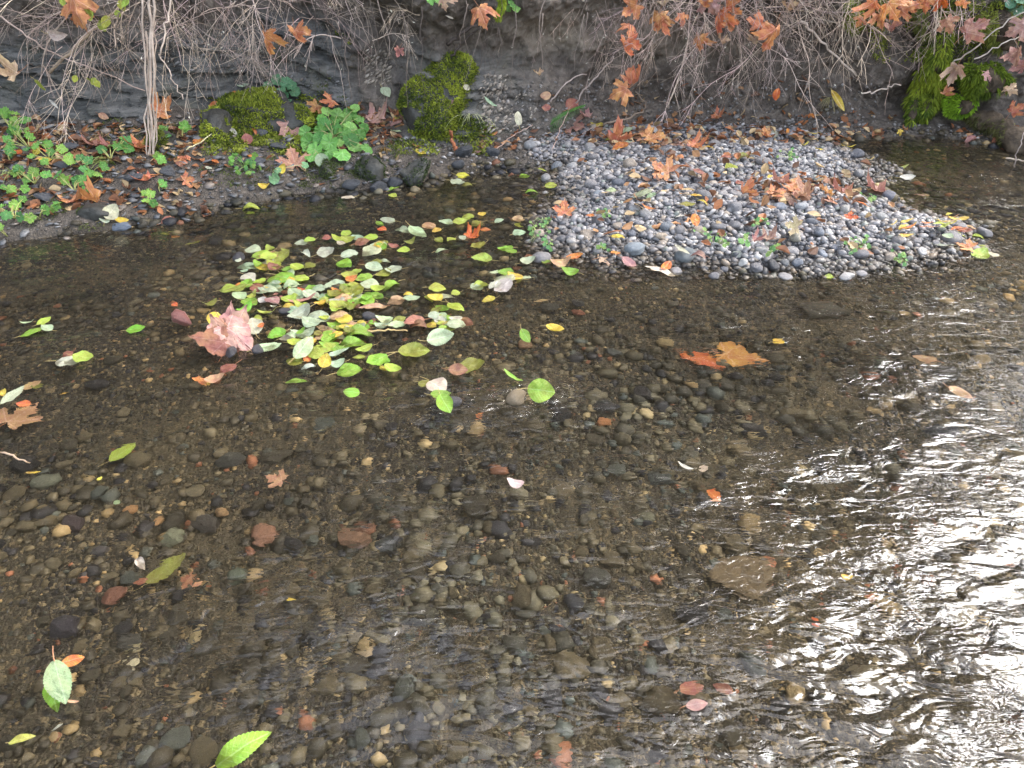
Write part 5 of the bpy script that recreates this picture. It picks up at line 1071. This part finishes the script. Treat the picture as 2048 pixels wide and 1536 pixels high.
# dry stalks
p0, n0 = hit(302, 250); t_ = empty('dry_stalks', p0, label='upright bundle of dry tan stalks standing in front of the slate face', category='dry stalks')
for xa, xb, ya_, yb_, rad in [(286, 296, -20, 330, .006), (300, 305, -20, 335, .0085), (305, 309, -20, 345, .007), (294, 301, 60, 320, .006), (297, 300, 120, 330, .0055), (310, 312, 40, 300, .0045), (345, 322, -20, 110, .006), (322, 364, 110, 195, .004)]:
    zz = []
    for a in np.linspace(0, 1, 12):
        px, py = xa + (xb - xa) * a, ya_ + (yb_ - ya_) * a; d = ray(px, py); yy = 4.62 - .12 * a; q_ = O + d * (yy / d.y); zz.append(np.array(q_) + r5.normal(size=3) * .006)
    zz = np.array(zz); v, f = tube(zz - np.array(p0), np.linspace(rad, rad * .8, 12), 6); mb = MB(); mb.add(v, f); o = link('stem', mb.mesh('stem'), M_twig, t_); o.color = tuple(np.array([.46, .36, .28]) * r5.uniform(.75, 1.15)) + (1,)
# roots dangling from the lip
def lip(px, up=.9):
    d = ray(px, 40); x_ = d.x * 5.2; yf = float(y_face(x_)); t2 = yf / d.y; return np.array([d.x * t2, float(y_face(d.x * t2)) + .06, up])
for k in range(64):
    px = r5.uniform(380, 1330) if k < 46 else r5.uniform(1330, 1850); p = lip(px, r5.uniform(.72, .98)); p[1] -= r5.uniform(.02, .14); L = r5.uniform(.15, .62); n_ = 12; P = [p]; d = np.array([r5.normal() * .25, -r5.uniform(0, .3), -1.0])
    for i in range(n_ - 1):
        d = d * .8 + np.array([r5.normal() * .22, r5.normal() * .10, -.28]); P.append(P[-1] + d / np.linalg.norm(d) * L / n_)
    P = np.array(P); rad = r5.uniform(.0016, .004); v, f = tube(P - p, np.linspace(rad, rad * .4, n_), 5); mb = MB(); mb.add(v, f)
    sec = 'above the mossy ledge' if px < 700 else 'above the mossy boulder' if px < 950 else 'over the bare clay patch' if px < 1330 else 'among the brambles on the right'
    o = link('dangling_root', mb.mesh('dangling_root'), M_root, None, label='thin dark root dangling from the bank lip ' + sec, category='root', group='roots dangling ' + sec); o.location = p; o.color = tuple(np.array([.14, .11, .09]) * r5.uniform(.4, 2.6)) + (1,)
mb = MB()
for k in range(1500):
    px = r5.uniform(330, 1980); p, n = hit(px, r5.uniform(0, 215 if px > 700 else 150)); p = np.array(p) + np.array(n) * .01; L = r5.uniform(.05, .20); n_ = 6; P = [p]; d = np.array([r5.normal() * .5, -.35, -.8])
    for i in range(n_ - 1):
        d = d * .75 + np.array([r5.normal() * .32, r5.normal() * .12 - .03, -.22]); P.append(P[-1] + d / np.linalg.norm(d) * L / n_)
    v, f = tube(np.array(P), np.linspace(.0013, .0006, n_), 3, False); mb.add(v, f, np.array([.11, .085, .068]) * r5.uniform(.4, 2.0))
link('root_hairs', mb.mesh('root_hairs'), M_litter, kind='stuff', label='fine hair-like roots matted over the soil face of the bank', category='fine roots')
# bramble tangles: leafless stems arching down over the bank
def stem_mesh(r, L, n_=16, rad=.0036, d0=None, twigs=9, droop=.08):
    mb = MB(); d = np.array(d0, float); d /= np.linalg.norm(d); P = [np.zeros(3)]; wv = r.normal(size=3) * .10
    for i in range(n_ - 1):
        d = d + np.array([r.normal() * .07, r.normal() * .06, -droop + r.normal() * .07]) + wv * math.sin(i * .7 + L * 40); d /= np.linalg.norm(d); P.append(P[-1] + d * L / n_)
    P = np.array(P); v, f = tube(P, np.linspace(rad, rad * .45, n_), 5); mb.add(v, f); ends = []
    for k in range(twigs):
        i = r.randint(3, n_ - 1); dd = P[min(i + 1, n_ - 1)] - P[i - 1]; dd /= np.linalg.norm(dd); s = r.normal(size=3); s -= dd * s.dot(dd); s /= np.linalg.norm(s); e = dd * .75 + s * r.uniform(.5, 1.0) + np.array([0, 0, -.15]); l = r.uniform(.08, .30); m = 7; Q = [P[i]]
        for j in range(m - 1):
            e = e + r.normal(size=3) * .09 + np.array([0, 0, -.03]); e /= np.linalg.norm(e); Q.append(Q[-1] + e * l / m)
        Q = np.array(Q); v, f = tube(Q, np.linspace(rad * .55, rad * .3, m), 4, False); mb.add(v, f); ends.append(Q[-1])
        for _ in range(r.randint(0, 4)):
            j = r.randint(1, m - 1); g = Q[j + 1] - Q[j]; g /= np.linalg.norm(g); s = r.normal(size=3); g = g + s * .55; g /= np.linalg.norm(g); l2 = r.uniform(.04, .12); Z_ = Q[j] + np.outer(np.linspace(0, 1, 4), g) * l2; v, f = tube(Z_, rad * .32, 3, False); mb.add(v, f); ends.append(Z_[-1])
    return mb.mesh('stem'), ends
BR_ = [(30, 14, .9, 'at the top left corner'), (110, 14, .9, 'behind the long straight pale branch'), (190, 14, .8, 'above the slate face'), (265, 14, .8, 'left of the dry stalks'), (350, 15, .75, 'right of the dry stalks'), (440, 15, .7, 'above the small plant on the mossy ledge'), (520, 13, .6, 'at the top above the round-leaved plant'), (600, 12, .6, 'above the space between ledge and boulder'), (690, 4, .34, 'at the top above the mossy boulder'),
       (1255, 9, .6, 'beside the orange leaves at the edge of the clay bank'), (1300, 17, .8, 'left of the big tangle'), (1370, 20, .85, 'in the left half of the big tangle'), (1440, 20, .85, 'in the middle of the big tangle'), (1510, 20, .85, 'around the big curled orange leaf'), (1580, 18, .8, 'in the right half of the big tangle'), (1650, 17, .8, 'above the yellow hanging leaf'), (1730, 14, .75, 'below the orange leaf cluster'), (1800, 11, .65, 'left of the hanging moss'), (1930, 8, .6, 'over the mossy stump'), (2020, 9, .6, 'at the top right corner')]
for px, n_, ln, where in BR_:
    b0 = lip(px, 1.0); t_ = empty('bramble_tangle', b0, label='leafless tan bramble twigs ' + where, category='bramble', group='leafless brambles hanging over the bank'); mbb = MB(); ne = 0
    for k in range(int(n_ * 1.1)):
        st0 = np.array([r5.normal() * .30, r5.uniform(-.05, .15), r5.uniform(-.34, .20)]); d0 = [r5.normal() * 1.1, -r5.uniform(.15, .9), r5.uniform(-.9, .6)]
        me, ends = stem_mesh(r5, ln * r5.uniform(.55, 1.2), rad=r5.uniform(.0011, .0030) * (1.9 if r5.rand() < .1 else 1), d0=d0, twigs=r5.randint(5, 13), droop=r5.uniform(-.02, .13))
        o = link('stem', me, M_twig, t_); o.location = st0; o.color = tuple(np.array([.50, .385, .31]) * r5.uniform(.35, 1.4) * np.array([1, r5.uniform(.92, 1.06), r5.uniform(.88, 1.08)])) + (1,)
        for e in ends:
            if r5.rand() < .10:
                a = r5.normal(size=3); a[2] -= .8; a /= np.linalg.norm(a); b_ = np.cross(a, r5.normal(size=3)); b_ /= np.linalg.norm(b_); s = r5.uniform(.005, .011); c = e + st0
                mbb.add([c, c + a * s + b_ * s * .45, c + a * s * 2, c + a * s - b_ * s * .45], [[0, 1, 2], [0, 2, 3]], np.array([.62, .58, .46]) * r5.uniform(.7, 1.1)); ne += 1
    if ne: link('dry_buds', mbb.mesh('dry_buds', False), M_litter, t_, kind='stuff')
# yellowing bramble leaves still on the twigs at top left
for x_, y_, s_ in [(170, 24, 13), (178, 160, 11), (187, 163, 10), (195, 168, 9), (150, 158, 9), (80, 172, 18), (205, 52, 14), (244, 10, 18), (250, 4, 16), (124, 2, 12), (236, 28, 9)]:
    leaf(x_, y_, s_ * 1.5, 'YG', 'o', 'h', None)
for k, rec in enumerate(leaf_recs[-11:]):
    o = rec[0]; o['label'] = ['pale yellow-green leaf near the middle of the top left twigs', 'yellowish leaf topmost of a small spray over the slate face', 'yellowish leaf in the middle of a small spray over the slate face', 'yellowish leaf lowest of a small spray over the slate face', 'yellowish leaf left of the small spray over the slate face', 'faded cream-green leaf at the left end of the slate face', 'yellow-green leaf on the long straight pale branch', 'yellow-green leaf at the top end of the pale branch', 'topmost yellow-green leaf near the end of the pale branch', 'yellow-green leaf at the top margin left of the pale branch', 'tiny yellow-green leaf just below the top end of the pale branch'][k]
    o['category'] = 'leaf'; o['group'] = 'yellowing leaves on the bramble twigs'
